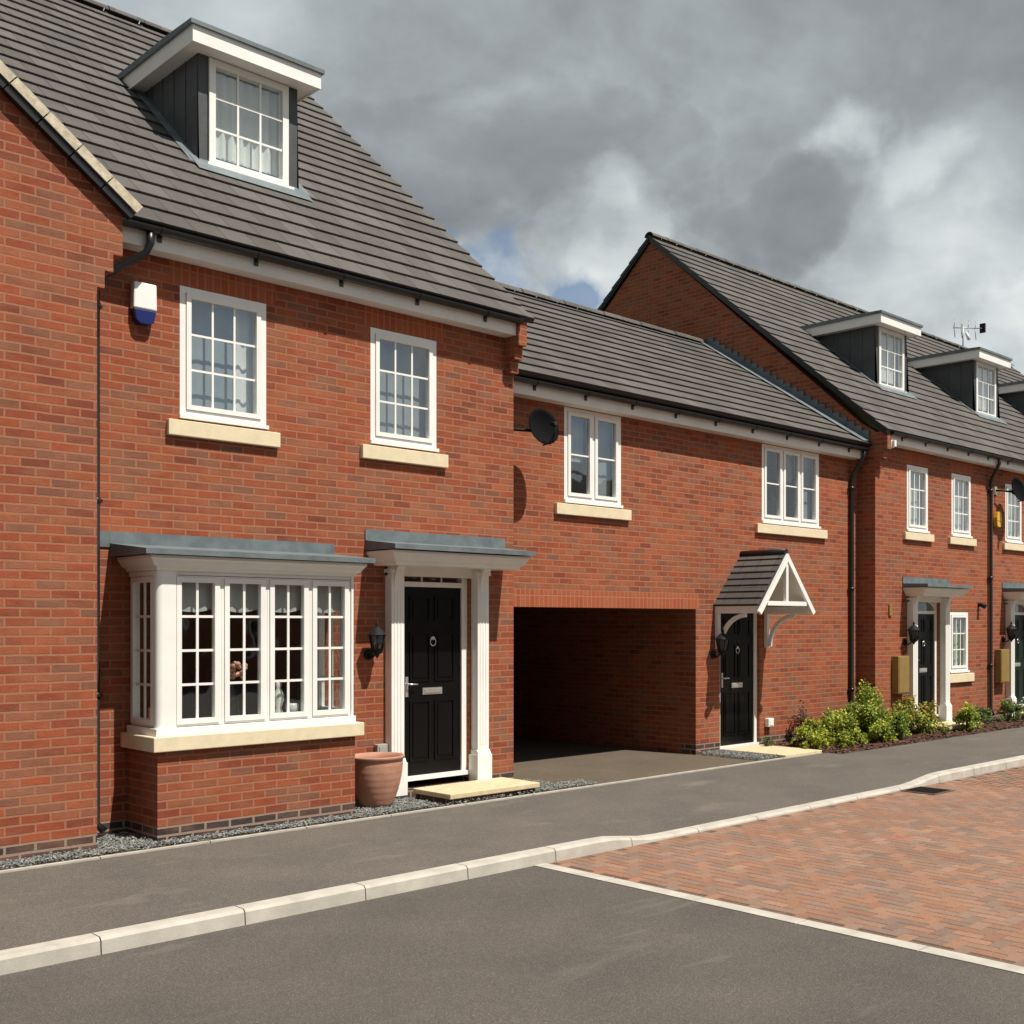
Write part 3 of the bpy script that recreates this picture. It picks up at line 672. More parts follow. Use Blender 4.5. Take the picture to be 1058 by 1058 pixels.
def blk(x0, y0, x1, y1):
    cx, cy = (x0 + x1) / 2, (y0 + y1) / 2
    if cx < 2.36 or cx > 17 or cy > KY - .17 or cy < -9.2: return
    x0, x1 = max(x0, 2.33), x1; y1 = min(y1, KY - .147)
    if x1 - x0 < .02 or y1 - y0 < .02: return
    c = random.choice(PC); q = random.uniform(.9, 1.1); c = tuple(v * q for v in c); z = RZ + random.uniform(0, .002); e = .004
    X0, X1, Y0, Y1 = x0 + gp, x1 - gp, y0 + gp, y1 - gp
    b.face([(X0 + e, Y0 + e, z), (X1 - e, Y0 + e, z), (X1 - e, Y1 - e, z), (X0 + e, Y1 - e, z)], 'paver', tint=c)
    if cx < 9 and cy < -3.2:
        b.face([(X0, Y0, z - .006), (X1, Y0, z - .006), (X1 - e, Y0 + e, z), (X0 + e, Y0 + e, z)], 'paver', tint=c); b.face([(X0, Y1, z - .006), (X0, Y0, z - .006), (X0 + e, Y0 + e, z), (X0 + e, Y1 - e, z)], 'paver', tint=c)
        b.face([(X1, Y1, z - .006), (X0, Y1, z - .006), (X0 + e, Y1 - e, z), (X1 - e, Y1 - e, z)], 'paver', tint=c); b.face([(X1, Y0, z - .006), (X1, Y1, z - .006), (X1 - e, Y1 - e, z), (X1 - e, Y0 + e, z)], 'paver', tint=c)
# 90-degree herringbone: cell (i,j) of 0.1 m; one brick in each of four diagonal phases
for i in range(0, 160):
    for j in range(0, 66):
        ph = (i - j) % 4; X = 2.2 + i * bw; Yy = -9.6 + j * bw
        if ph == 0: blk(X, Yy, X + 2 * bw, Yy + bw)
        elif ph == 2: blk(X, Yy, X + bw, Yy + 2 * bw) if False else None
        if ph == 3: blk(X, Yy - bw, X + bw, Yy + bw) if False else None
for i in range(0, 160):
    for j in range(0, 66):
        if (i - j) % 4 == 2: blk(2.2 + i * bw, -9.6 + (j - 1) * bw, 2.2 + (i + 1) * bw, -9.6 + (j + 1) * bw)
b.build('block_paving', kind='structure')
e = MB(); x = -9.6
while x < KY - .2:
    e.box(2.2, 2.325, x, min(x + .906, KY - .155), -.2, RZ + .006, 'kerb_concrete'); x += .914
e.build('paving_edge', kind='structure')
f = MB(); f.box(-40, 40, -21.95, -9.75, -.3, .0, 'asphalt'); f.box(-40, 40, -9.745, -9.605, -.3, .005, 'kerb_concrete'); f.build('opposite_pavement', kind='structure')
# concrete edging along the pavement, in front of gravel, apron and beds
e = MB(); x = -14
while x < 9.7:
    e.box(x, x + .906, -.855, -.805, -.1, .014, 'concrete'); x += .914
e.build('pavement_edging', kind='structure')
a = MB(); a.box(4.71, 8.80, -.80, 6.3, -.1, .002, 'apron'); a.build('driveway', kind='structure')
e = MB(); e.box(-14, 4.705, -.80, .1, -.1, .012, 'earth'); e.box(8.805, 30, -.80, .34, -.1, .0, 'earth'); e.box(9.9, 30, -1.12, -.862, -.1, .006, 'earth'); e.build('soil_bed', kind='structure')

def stones(name, rects, n, size, cols, mat, zb=.012, flat=.7, seed=1, cond=None):
    random.seed(seed); mb = MB()
    areas = [(r_[1] - r_[0]) * (r_[3] - r_[2]) for r_ in rects]; tot = sum(areas)
    for r_, ar in zip(rects, areas):
        for _ in range(int(n * ar / tot)):
            x, y = random.uniform(r_[0], r_[1]), random.uniform(r_[2], r_[3])
            if cond and not cond(x, y): continue
            s = size * random.uniform(.6, 1.35); c = random.choice(cols); q = random.uniform(.75, 1.25); c = tuple(v * q for v in c)
            rot = Matrix.Rotation(random.uniform(0, 6.28), 3, 'Z') @ Matrix.Rotation(random.uniform(-.5, .5), 3, 'X') @ Matrix.Rotation(random.uniform(-.4, .4), 3, 'Y')
            z = zb + random.uniform(0, .03)
            V = [rot @ Vector(v) * s + Vector((x, y, z + s * .3)) for v in ((1, 0, 0), (.3, .7, 0), (-.7, .55, 0), (-.8, -.4, 0), (.25, -.75, 0), (.15, .05, flat), (0, 0, -flat))]
            for k in range(5):
                mb.face([V[k], V[(k + 1) % 5], V[5]], mat, uv=[(0, 0)] * 3, tint=c)
    return mb
GC = [(.14, .15, .145), (.21, .215, .20), (.10, .11, .11), (.28, .27, .24), (.17, .18, .17), (.12, .13, .13)]
inbay = lambda x, y: not (.27 < x < 2.23 and y > -.6) and not (3.1 < x < 4.45 and y > -.78)
mb = stones('gravel', [(-1.6, -.21, -.80, -.56), (-.2, 4.9, -.80, -.01), (4.9, 5.3, -.8, -.5)], 21000, .0115, GC, 'gravel_stone', cond=inbay, seed=5)
mb.build('gravel', kind='stuff')
mb = stones('gravel', [(8.40, 8.9, -.80, .34)], 1800, .0115, GC, 'gravel_stone', seed=6)
mb.build('gravel_patch', kind='stuff')
BC = [(.085, .042, .030), (.12, .06, .042), (.05, .03, .022), (.10, .045, .032)]
mb = stones('bark', [(9.78, 12.54, -.80, .34), (9.9, 20, -1.12, -.80), (12.6, 20, -.80, -.01)], 9000, .026, BC, 'bark_chip', zb=.0, flat=.35, seed=8)
mb.build('bark_mulch', kind='stuff')

# ================================================================== LEFT-HAND GABLED HOUSE
H = thing('gabled_house', 'red brick house with projecting gable wall and mortared verge, nearest house at the left edge', 'house', (-2.9, 0, 0), 'brick houses in the row')
GY = -.55; GX = -.205
w = MB(); w.box(-5.6, GX, GY, GY + .28, .15, 5.30, 'brick'); w.box(GX - .28, GX, GY + .28, .0, .15, 5.30, 'brick')
apx = (-2.9, 5.42 + .80 * 2.9)
w.prism([(-5.6, 5.30), (GX, 5.30), (-.03, 5.40), (-2.9, 7.68), (-5.6 - .17, 5.40)], 'y', GY, GY + .28, 'brick')
w.box(-8, -5.6, -.0, .28, .15, 5.35, 'brick')
w.build('wall', H)
w = MB(); w.box(-5.6, GX + .001, GY - .001, GY + .27, -.1, .15, 'brick_dark'); w.box(GX - .27, GX + .001, GY + .27, -.001, -.1, .15, 'brick_dark'); w.build('plinth', H)
c = MB()
for k, (x1, z0, z1) in enumerate(((0.0, 5.0, 5.40), (-.075, 4.85, 5.0), (-.145, 4.70, 4.85))): c.box(GX - .1, x1, GY - .0015, GY + .30 + .001 * k, z0, z1, 'brick')
c.build('corbel', H)
m = MB(); dx, dz = -2.9, 2.32; S = math.hypot(dx, dz)
slope(m, (.06, -.64, 5.43), (0, 1, 0), 5.0, (dx - .06, 0, dz), S, (dz, 0, 2.9), uv0=0)
slope(m, (-5.86, 4.4, 5.43), (0, -1, 0), 5.0, (dx + .06 + .0, 0, dz) if False else (2.96, 0, 2.32), S, (-dz, 0, 2.9), uv0=0)
ro = m.build('roof', H)
v = MB(); U = Vector((-2.96, 0, 2.32)).normalized(); Nn = Vector((2.32, 0, 2.96)).normalized()
P0 = Vector((.075, -.64, 5.36)); seg = 12
for k in range(seg):
    a = P0 + U * (S * k / seg); bq = P0 + U * (S * (k + 1) / seg - .01); j = random.uniform(-.004, .004)
    for (o0, o1, yy0, yy1, mt) in ((.005, .085, -.652 + j, -.56, 'mortar'), (-.06, .004, -.63, -.56, 'black_plastic')):
        A = [a + Nn * o0, bq + Nn * o0, bq + Nn * o1, a + Nn * o1]
        f_ = [Vector((q.x, yy0, q.z)) for q in A]; h_ = [Vector((q.x, yy1, q.z)) for q in A]
        v.face(f_, mt); v.face([f_[3], f_[2], h_[2], h_[3]], mt); v.face([f_[1], f_[0], h_[0], h_[1]], mt); v.face([f_[0], f_[3], h_[3], h_[0]], mt)
v.build('verge', ro)
pitched(H, -9.0, -.25, -.28, 5.443, 5.1, 9.93)
w = MB(); w.box(-8.9, -.5, 10.2, 10.45, -.1, 5.4, 'brick'); w.box(-9, -8.75, .0, 10.45, -.1, 5.4, 'brick'); w.build('rear_wall', H)

# ================================================================== HOUSE WITH THE BAY
H = thing('terraced_house', 'red brick house with white bay window and black front door under a grey canopy', 'house', (2.2, 0, 0), 'brick houses in the row')
holes = [(.733, 1.585, 3.80, 5.03), (2.76, 3.60, 3.80, 5.03), (.36, 2.14, .80, 2.45), (3.12, 4.06, .10, 2.57)]
w = MB(); wall_y(w, -.45, 4.70, .15, 5.26, 0, holes, 'brick')
w.prism([(.28, .15), (.28, 5.4), (5.1, 9.4), (9.92, 5.4), (9.92, .15)], 'x', 4.46, 4.70, 'brick'); w.box(-.45, 4.69, 9.925, 10.2, .15, 5.3, 'brick')
w.build('wall', H)
w = MB(); wall_y(w, -.45, 4.701, -.1, .15, -.001, [(3.12, 4.06, .10, 2.57)], 'brick_dark'); w.box(4.46, 4.702, .28, 9.9, -.1, .15, 'brick_dark'); w.build('plinth', H)
for a, b_ in ((.733, 1.585), (2.76, 3.60)): s = MB(); s.box(a - .10, b_ + .10, -.002, .02, 5.032, 5.24, 'brick_soldier'); s.build('soldier_course', H)
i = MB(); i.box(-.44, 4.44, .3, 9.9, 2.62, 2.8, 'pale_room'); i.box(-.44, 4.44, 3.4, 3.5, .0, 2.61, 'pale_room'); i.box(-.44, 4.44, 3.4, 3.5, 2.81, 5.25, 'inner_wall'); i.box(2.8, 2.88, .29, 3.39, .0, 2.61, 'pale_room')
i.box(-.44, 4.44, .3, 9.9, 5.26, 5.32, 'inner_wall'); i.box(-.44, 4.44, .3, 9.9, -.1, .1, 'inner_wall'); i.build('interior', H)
window(H, TY(.733, 0), .852, 3.83, 5.028, 1, 3, 3, sillw=(-.125, .975), sillz=(3.63, 3.775), curtain=[(.585, .80, 3.88, 4.98, 'curtain'), (.06, .58, 3.88, 4.98, 'sheen_net')])
window(H, TY(2.76, 0), .842, 3.83, 5.028, 1, 3, 3, sillw=(-.125, .965), sillz=(3.63, 3.775), curtain=[(.05, .79, 3.88, 4.98, 'sheen_net')])
pitched(H, -.25, 4.78, -.28, 5.443, 5.1, 9.93)
eaves(H, .0, 4.575, 0, 5.24)
corbel(H, 4.58, 4.703, 0, 5.43)
pipe(H, [(.36, -.25, 5.38), (.36, -.25, 5.27), (.33, -.22, 5.18), (.0, -.07, 4.93), (-.03, -.055, 4.80), (-.03, -.055, .16), (.02, -.11, .09)])
dormer(H, 2.07, 1.30, 6.76, -.28, 5.443, .835)
door(H, TY(3.12, 0), .94, .215, 2.57, fan=.14, frame=.075)
surround(H, 2.94, 4.24, 0, 2.51, (2.69, 4.56), .56, 2.775, z0=.06, hip=.0)
# --- bay window
T = TY(.0, -.61); X0, X1 = .255, 2.175; F = -.64
bb = MB(); bb.box(X0, X1, F, -.01, .15, .80, 'brick'); bb.box(X0 - .001, X1 + .001, F - .001, -.012, -.1, .15, 'brick_dark')
bw_ = bb.build('bay_base', H)
BF = MB(); zb0, zb1 = .93, 2.365
post = [(.0, .0)]
def rpost(xc, s):   # rounded corner post
    pts = []; 
    for k in range(7):
        t = math.pi / 2 * k / 6; pts.append((xc + s * (.05 - .05 * math.cos(t)), -.575 - .05 * math.sin(t)))
    pts = [(xc, -.55)] + pts + [(xc + s * .165, -.625), (xc + s * .165, -.57), (xc + s * .06, -.57), (xc + s * .06, -.55)]
    BF.prism(pts, 'z', zb0 + .06, zb1, 'upvc')
rpost(X0 + .005, 1)
BF.box(X1 - .03, X1 - .005, -.625, -.55, zb0 + .06, zb1, 'upvc')
BF.box(X0 - .01, X1 + .01, F + .0, -.02, zb0 - .002, zb0 + .065, 'upvc')
BF.box(X0 + .01, X1 - .01, F + .03, -.02, zb1 - .05, zb1 + .02, 'upvc')
bay = BF.build('bay_window', H, bevel=.004)
def casement(T, a0, a1, z0, z1, cols, rows):
    m = MB(); s = .045; g0, g1, h0, h1 = a0 + .022 + s, a1 - .022 - s, z0 + .02 + s, z1 - .02 - s
    m.tbox(T, a0, a0 + .020, -.06, .0, z0, z1, 'upvc'); m.tbox(T, a1 - .020, a1, -.06, .0, z0, z1, 'upvc'); m.tbox(T, a0 + .02, a1 - .02, -.06, 0, z0, z0 + .018, 'upvc'); m.tbox(T, a0 + .02, a1 - .02, -.06, 0, z1 - .018, z1, 'upvc')
    m.tbox(T, a0 + .022, g0, -.05, .014, z0 + .02, z1 - .02, 'upvc'); m.tbox(T, g1, a1 - .022, -.05, .014, z0 + .02, z1 - .02, 'upvc')
    m.tbox(T, g0, g1, -.05, .014, z0 + .02, h0, 'upvc'); m.tbox(T, g0, g1, -.05, .014, h1, z1 - .02, 'upvc')
    for c in range(1, cols): x = g0 + (g1 - g0) * c / cols; m.tbox(T, x - .011, x + .011, -.024, -.010, h0, h1, 'upvc')
    for r_ in range(1, rows): z = h0 + (h1 - h0) * r_ / rows; m.tbox(T, g0, g1, -.023, -.011, z - .011, z + .011, 'upvc')
    m.build('casement', bay)
    p = MB(); p.face([T(g0 - .004, -.018, h0 - .004), T(g1 + .004, -.018, h0 - .004), T(g1 + .004, -.018, h1 + .004), T(g0 - .004, -.018, h1 + .004)], 'glass'); p.build('pane', bay)
TB = TY(0, -.61)
xs4 = [.405 + (2.142 - .405) * k / 4 for k in range(5)]
for k in range(4): casement(TB, xs4[k] + .001, xs4[k + 1] - .001, 1.0, 2.325, 2, 4)
casement(TX(X0 + .022, -.02), .02, .525, 1.0, 2.325, 2, 4)
casement(lambda a, d, z: (X1 - .022 + d, -.545 + a, z), .0, .52, 1.0, 2.325, 2, 4)
s = MB(); s.box(X0 - .055, X1 + .07, F - .06, .01, .80, .93, 'stone_sill'); s.build('sill', bay, bevel=.008)
s = MB(); BASE = .62
moulding(s, X0 + .015, X1 - .015, 0, [(0, 2.355), (.02, 2.36), (.025, 2.385), (.06, 2.405), (.085, 2.445), (.10, 2.46), (.10, 2.485)], 'upvc'); s.face([(X0, 0, 2.355), (X1, 0, 2.355), (X1, -.62, 2.355), (X0, -.62, 2.355)], 'upvc'); s.build('cornice', bay)
s = MB(); lead_roof(s, X0 - .15, X1 + .15, 0, .77, 2.535, 2.61, .0, th=.045, up=.105); s.box(-.19, X0 - .151, -.014, -.002, 2.575, 2.715, 'lead'); s.build('lead_roof', bay)
for k in range(4):
    c = MB(); a0, a1 = xs4[k] + .04, xs4[k + 1] - .04; n = 14
    for i_ in range(n):
        b0, b1 = a0 + (a1 - a0) * i_ / n, a0 + (a1 - a0) * (i_ + 1) / n; w_ = lambda a: -.51 + .01 * math.sin(a * 50); zz = lambda a: 2.03 - .03 * math.sin((a - a0) / (a1 - a0) * math.pi)
        c.face([(b0, w_(b0), zz(b0)), (b1, w_(b1), zz(b1)), (b1, w_(b1), 2.34), (b0, w_(b0), 2.34)], 'blind', smooth=True)
    c.build('roman_blind', bay)

# ornaments behind the bay glass
s = MB(); s.box(X0 + .06, X1 - .06, -.52, -.10, 1.0, 1.02, 'upvc'); s.build('window_board', bay)
t = thing('flower_vase', 'vase of pink flowers standing behind the second bay pane from the left', 'vase', (1.02, -.44, 1.02))
v = MB(); v.lathe(1.02, -.44, [(.0, 1.021), (.05, 1.021), (.065, 1.08), (.05, 1.2), (.03, 1.30), (.035, 1.36)], 'black_metal', 16); v.build('vase', t)
v = MB(); random.seed(11)
for _ in range(26):
    a, r_ = random.uniform(0, 6.28), random.uniform(0, .12); x, y, z = 1.02 + r_ * math.cos(a), -.44 + r_ * .5 * math.sin(a), 1.46 + random.uniform(-.06, .07); s_ = random.uniform(.02, .034)
    v.lathe(x, y, [(0, z - s_), (s_, z - s_ * .3), (s_ * .9, z + s_ * .5), (0, z + s_)], 'pink_petals', 7)
v.build('flowers', t)
t = MB(); t.lathe(1.46, -.47, [(.0, 1.021), (.045, 1.021), (.05, 1.05), (.025, 1.10), (.05, 1.18), (.04, 1.25), (.02, 1.29), (.03, 1.33), (0, 1.36)], 'ornament_white', 16); tag(t.build('ornament'), 'white figurine on the window board behind the third bay casement', 'ornament')
t = MB(); t.lathe(1.60, -.47, [(.0, 1.021), (.05, 1.021), (.06, 1.12), (.055, 1.14), (.0, 1.14)], 'ornament_white', 16); tag(t.build('jar'), 'small squat white jar beside the figurine in the bay window', 'jar')

# ================================================================== LOWER LINK HOUSE
H = thing('coach_house', 'lower red brick house bridging the dark open carport, with a tiled gable porch', 'house', (8.6, .35, 0), 'brick houses in the row')
Y2 = .35
holes = [(5.82, 6.84, 3.48, 4.66), (9.90, 11.41, 3.48, 4.66), (4.70, 8.36, -.2, 2.10), (8.90, 9.84, .0, 2.14)]
w = MB(); wall_y(w, 4.705, 12.545, .15, 4.70, Y2, holes, 'brick'); w.box(8.36, 8.62, Y2 + .28, 6.3, -.1, 2.4, 'brick'); w.box(4.71, 8.36, 6.3, 6.5, -.1, 2.4, 'brick'); w.box(4.71, 12.54, 7.3, 7.55, .0, 4.9, 'brick')
w.build('wall', H)
w = MB(); wall_y(w, 8.361, 12.544, -.1, .15, Y2 - .001, [(8.90, 9.84, .0, 2.14)], 'brick_dark'); w.build('plinth', H)
s = MB(); s.box(4.71, 8.45, Y2 - .002, Y2 + .02, 2.102, 2.318, 'brick_soldier'); s.build('soldier_course', H)
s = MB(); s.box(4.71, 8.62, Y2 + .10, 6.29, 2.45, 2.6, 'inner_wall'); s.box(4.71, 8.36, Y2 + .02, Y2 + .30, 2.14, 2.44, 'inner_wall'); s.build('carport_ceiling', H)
s = MB(); s.box(4.78, 8.30, 6.24, 6.295, .02, 2.2, 'door_black')  # black ribbed panel added to deepen the shade at the carport's back
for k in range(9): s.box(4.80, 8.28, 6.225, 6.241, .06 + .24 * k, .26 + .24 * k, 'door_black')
s.build('shade_panel', H)
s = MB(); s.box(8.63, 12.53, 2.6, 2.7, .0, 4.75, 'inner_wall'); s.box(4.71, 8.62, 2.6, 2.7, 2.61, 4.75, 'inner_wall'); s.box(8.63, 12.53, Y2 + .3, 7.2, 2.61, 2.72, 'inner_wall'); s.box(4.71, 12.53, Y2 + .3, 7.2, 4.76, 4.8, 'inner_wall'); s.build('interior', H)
window(H, TY(5.82, Y2), 1.02, 3.47, 4.665, 2, 1, 2, sillw=(-.17, 1.17), sillz=(3.28, 3.42), curtain=[(.06, .46, 4.0, 4.6, 'sheen_net'), (.55, .95, 3.5, 4.6, 'sheen_net')])
window(H, TY(9.90, Y2), 1.51, 3.47, 4.665, 3, 1, 2, sillw=(-.17, 1.68), sillz=(3.28, 3.42), curtain=[(1.06, 1.45, 3.5, 4.6, 'sheen_net'), (.56, .95, 4.15, 4.6, 'sheen_net')])
pitched(H, 4.72, 12.54, Y2 - .28, 4.915, 3.80, 7.24)
eaves(H, 4.72, 12.40, Y2, 4.665)
fl = MB(); n = 24     # stepped lead flashing against the next gable
for k in range(n):
    y0 = .10 + (3.72 - .10) * k / n; y1 = .10 + (3.72 - .10) * (k + 1) / n; zl = 4.93 + .623 * (y0 - .07)
    fl.box(12.515, 12.546, y0, y1 - .002, zl - .05, zl + .22, 'lead')
fl.face([(12.30, .07, 4.96), (12.53, .07, 4.985), (12.53, 3.74, 7.265), (12.30, 3.74, 7.245)], 'lead')
fl.build('lead_flashing', H)
pipe(H, [(12.36, Y2 - .25, 4.82), (12.36, Y2 - .25, 4.70), (12.34, Y2 - .20, 4.60), (12.30, Y2 - .08, 4.42), (12.29, Y2 - .055, 4.30), (12.29, Y2 - .055, .2), (12.29, Y2 - .11, .1)])
door(H, TY(8.90, Y2), .94, .06, 2.14, fan=0, frame=.065)
# gable porch
XC = 9.40; YF = -.48; EW = .64; ZE = 2.16; ZR = 2.93
pm = MB()
for s_ in (-1, 1):
    U = Vector((-s_ * EW, 0, ZR - ZE)); Sx = U.length; Nn = Vector((s_ * (ZR - ZE), 0, EW))
    if s_ < 0: slope(pm, (XC - EW, Y2 - .002, ZE), (0, -1, 0), Y2 - YF, U, Sx, Nn, gauge=.125, th=.03, lip=.02, mat='roof_tile', under='upvc')
    else: slope(pm, (XC + EW, YF, ZE), (0, 1, 0), Y2 - YF - .002, U, Sx, Nn, gauge=.125, th=.03, lip=.02, mat='roof_tile', under='upvc')
pm.tube([(XC, YF - .01, ZR + .01), (XC, Y2 - .002, ZR + .01)], .045, 'black_plastic', 8)
porch = pm.build('porch', H)
b = MB()
for s_ in (-1, 1):
    o0 = Vector((XC + s_ * (EW + .045), 0, ZE - .095)); o1 = Vector((XC, 0, ZR - .02)); d_ = (o1 - o0).normalized(); n_ = Vector((-d_.z, 0, d_.x)) * (1 if s_ < 0 else -1); wd = .075
    q = [o0, Vector((XC, 0, o1.z)), Vector((XC, 0, o1.z - .115)), o0 - n_ * wd * 1.0]
    q = [(p_.x, p_.z) for p_ in q]; b.prism(q, 'y', YF - .045, YF - .005, 'upvc')
b.box(XC - .47, XC + .47, YF - .035, YF + .03, ZE - .01, ZE + .055, 'upvc'); b.box(XC - .028, XC + .028, YF - .03, YF + .025, ZE + .05, ZR - .10, 'upvc')
b.build('barge_board', porch, bevel=.003)
for s_ in (-1, 1): b = MB(); b.box(XC + s_ * (EW - .09), XC + s_ * (EW - .02), YF, Y2 - .003, ZE - .12, ZE - .01, 'upvc'); b.build('wall_plate', porch)
for s_ in (-1, 1):
    b = MB(); xa = XC + s_ * (EW - .055); x0, x1 = xa - .03, xa + .03
    b.box(x0, x1, Y2 - .06, Y2 - .002, 1.52, ZE - .12, 'upvc')
    rr = .50; cen = (Y2 - .06 - rr, ZE - .12 - rr)
    pts_o = [(cen[0] + rr * math.cos(t), 1.58 + rr * math.sin(t)) for t in [math.pi / 2 * k / 12 for k in range(13)]]
    pts_i = [(cen[0] + (rr - .055) * math.cos(t), 1.58 + (rr - .055) * math.sin(t)) for t in [math.pi / 2 * k / 12 for k in range(13)]]
    b.prism([( p_[0], p_[1] - .04) for p_ in pts_o] + [(p_[0], p_[1] - .04) for p_ in reversed(pts_i)], 'x', x0 + .008, x1 - .008, 'upvc'); b.build('bracket', porch)

# ================================================================== HOUSES BEYOND
def far_house(x0, x1, label, off, doormat, gable=False, front=True, win_off=0, plants=None):
    H = thing('townhouse', label, 'house', ((x0 + x1) / 2, 0, 0), 'brick houses in the row')
    o = off; holes = [(13.57 + o, 14.29 + o, 3.5, 4.69), (15.15 + o, 15.89 + o, 3.5, 4.69), (15.08 + o, 15.78 + o, .95, 2.11), (13.76 + o, 14.70 + o, .1, 2.36)]
    w = MB(); wall_y(w, x0, x1, .15, 4.96, 0, holes, 'brick')
    if gable: w.prism([(.28, .15), (.28, 5.30), (5.22, 9.52), (10.16, 5.30), (10.16, .15)], 'x', x0, x0 + .25, 'brick')
    w.prism([(0.001, 4.955), (.28, 4.955), (.28, 5.30), (0.001, 5.14)], 'x', x0, x0 + .25, 'brick')
    w.box(x0 + .26, x1 - .001, 10.0, 10.16, .15, 5.0, 'brick'); w.box(x1 - .2, x1 - .002, .29, 9.9, .15, 5.0, 'brick'); w.build('wall', H)
    w = MB(); wall_y(w, x0 - .001, x1, -.1, .15, -.001, [(13.76 + o, 14.70 + o, .1, 2.36)], 'brick_dark')
    if gable: w.box(x0 - .001, x0 + .24, .28, 10.1, -.1, .15, 'brick_dark')
    w.build('plinth', H)
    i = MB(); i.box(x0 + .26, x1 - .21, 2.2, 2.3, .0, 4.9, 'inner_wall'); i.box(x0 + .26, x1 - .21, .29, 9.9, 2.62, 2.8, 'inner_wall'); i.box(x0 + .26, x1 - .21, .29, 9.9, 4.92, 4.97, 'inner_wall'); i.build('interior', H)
    for a, b_ in ((13.57 + o, 14.29 + o), (15.15 + o, 15.89 + o)): s = MB(); s.box(a - .08, b_ + .08, -.002, .02, 4.695, 4.91, 'brick_soldier'); s.build('soldier_course', H)
    for a, ww in ((13.57, .72), (15.15, .74)):
        window(H, TY(a + o, 0), ww, 3.54, 4.68, 1, 3, 3, sillw=(-.13, ww + .14), sillz=(3.36, 3.49), curtain=[(.05, ww - .05, 3.6, 4.62, 'blind')], fo=.05)
    window(H, TY(15.08 + o, 0), .70, 1.0, 2.10, 1, 3, 3, sillw=(-.13, .86), sillz=(.79, .95), fo=.05, curtain=[(.05, .65, 1.05, 2.05, 'blind')])
    pitched(H, x0 - (.07 if gable else 0), x1, -.28, 5.12, 5.22, 9.63)
    eaves(H, x0 + (.13 if gable else .02), x1 - .02, 0, 4.935)
    if gable:
        corbel(H, x0 - .003, x0 + .12, 0, 5.12)
        v = MB(); dy, dz = 5.50, 4.51; U = Vector((0, dy, dz)).normalized(); Nn = Vector((0, -dz, dy)).normalized(); S = math.hypot(dy, dz)
        for sg in (1, -1):
            P0 = Vector((x0, -.28 if sg > 0 else 10.72, 5.12)); Us = Vector((0, U.y * sg, U.z)); Ns = Vector((0, Nn.y * sg, Nn.z))
            A = [P0 + Ns * -.085, P0 + Us * S + Ns * -.085, P0 + Us * S + Ns * -.05, P0 + Ns * -.05]
            v.face([(x0 - .055, q.y, q.z) for q in A], 'black_plastic'); v.face([(x0 - .001, q.y, q.z) for q in reversed(A)], 'black_plastic'); v.face([(x0 - .055, A[0].y, A[0].z), (x0 - .001, A[0].y, A[0].z), (x0 - .001, A[1].y, A[1].z), (x0 - .055, A[1].y, A[1].z)], 'black_plastic')
        v.build('verge', H)
    dormer(H, 15.20 + o + (.12 if o else 0), 1.33, 6.42, -.28, 5.12, .82)
    door(H, TY(13.76 + o, 0), .94, .22, 2.36, mat=doormat, fan=.17, frame=.075, fan_style='arch')
    surround(H, 13.58 + o, 14.88 + o, 0, 2.37, (13.42 + o, 15.04 + o), .50, 2.59, z0=.04, hip=.0)
    return H
H3 = far_house(12.55, 16.60, 'red brick house with large exposed side gable rising above the lower link roof', 0, 'door_black', gable=True)
pipe(H3, [(16.56, -.25, 5.08), (16.56, -.25, 4.98), (16.56, -.20, 4.88), (16.60, -.07, 4.70), (16.60, -.055, 4.60), (16.60, -.055, .2), (16.60, -.11, .1)])
H4 = far_house(16.602, 20.50, 'red brick house with dark green door and yellow alarm box at the right edge', 3.75, 'door_green')
H5 = far_house(20.502, 24.40, 'red brick house at the far right of which only roof and dormer corner show', 7.65, 'door_black')
H6 = far_house(24.402, 28.30, 'furthest red brick house in the row, hidden but for its roof', 11.55, 'door_black')

# ================================================================== THINGS ON THE WALLS
# alarm box on the bay house
def alarm_box(x, z, w, h, y, label, body, strip, yellow=False):
    t = thing('alarm_box', label, 'alarm box', (x, y, z - h / 2), 'alarm boxes')
    a = MB(); d = .09
    pr = [(x - w / 2, z + h / 2), (x + w / 2, z + h / 2), (x + w / 2 + .004, z - h * .14), (x - w / 2 - .004, z - h * .14)]
    if yellow: pr = [(x - w * .32, z + h / 2), (x + w * .32, z + h / 2), (x + w / 2, z + h * .12), (x + w / 2, z - h * .12), (x - w / 2, z - h * .12), (x - w / 2, z + h * .12)]
    a.prism(pr, 'y', y - d, y, body); a.build('cover', t, bevel=.012)
    a = MB(); q = [(x - w / 2, z - h * (.12 if yellow else .14) - .003), (x + w / 2, z - h * (.12 if yellow else .14) - .003), (x + w * .40, z - h * .42), (x + w * .22, z - h / 2), (x - w * .22, z - h / 2), (x - w * .40, z - h * .42)]
    a.prism(q, 'y', y - d * .95, y, strip); a.build('strobe', t, bevel=.008)
alarm_box(.385, 4.77, .20, .37, 0, 'white alarm box with a blue base high on the wall beside the downpipe', 'alarm_white', 'alarm_blue')
alarm_box(16.90, 3.93, .20, .30, 0, 'small yellow alarm box between downpipe and far upper window', 'alarm_yellow', 'alarm_yellow', True)

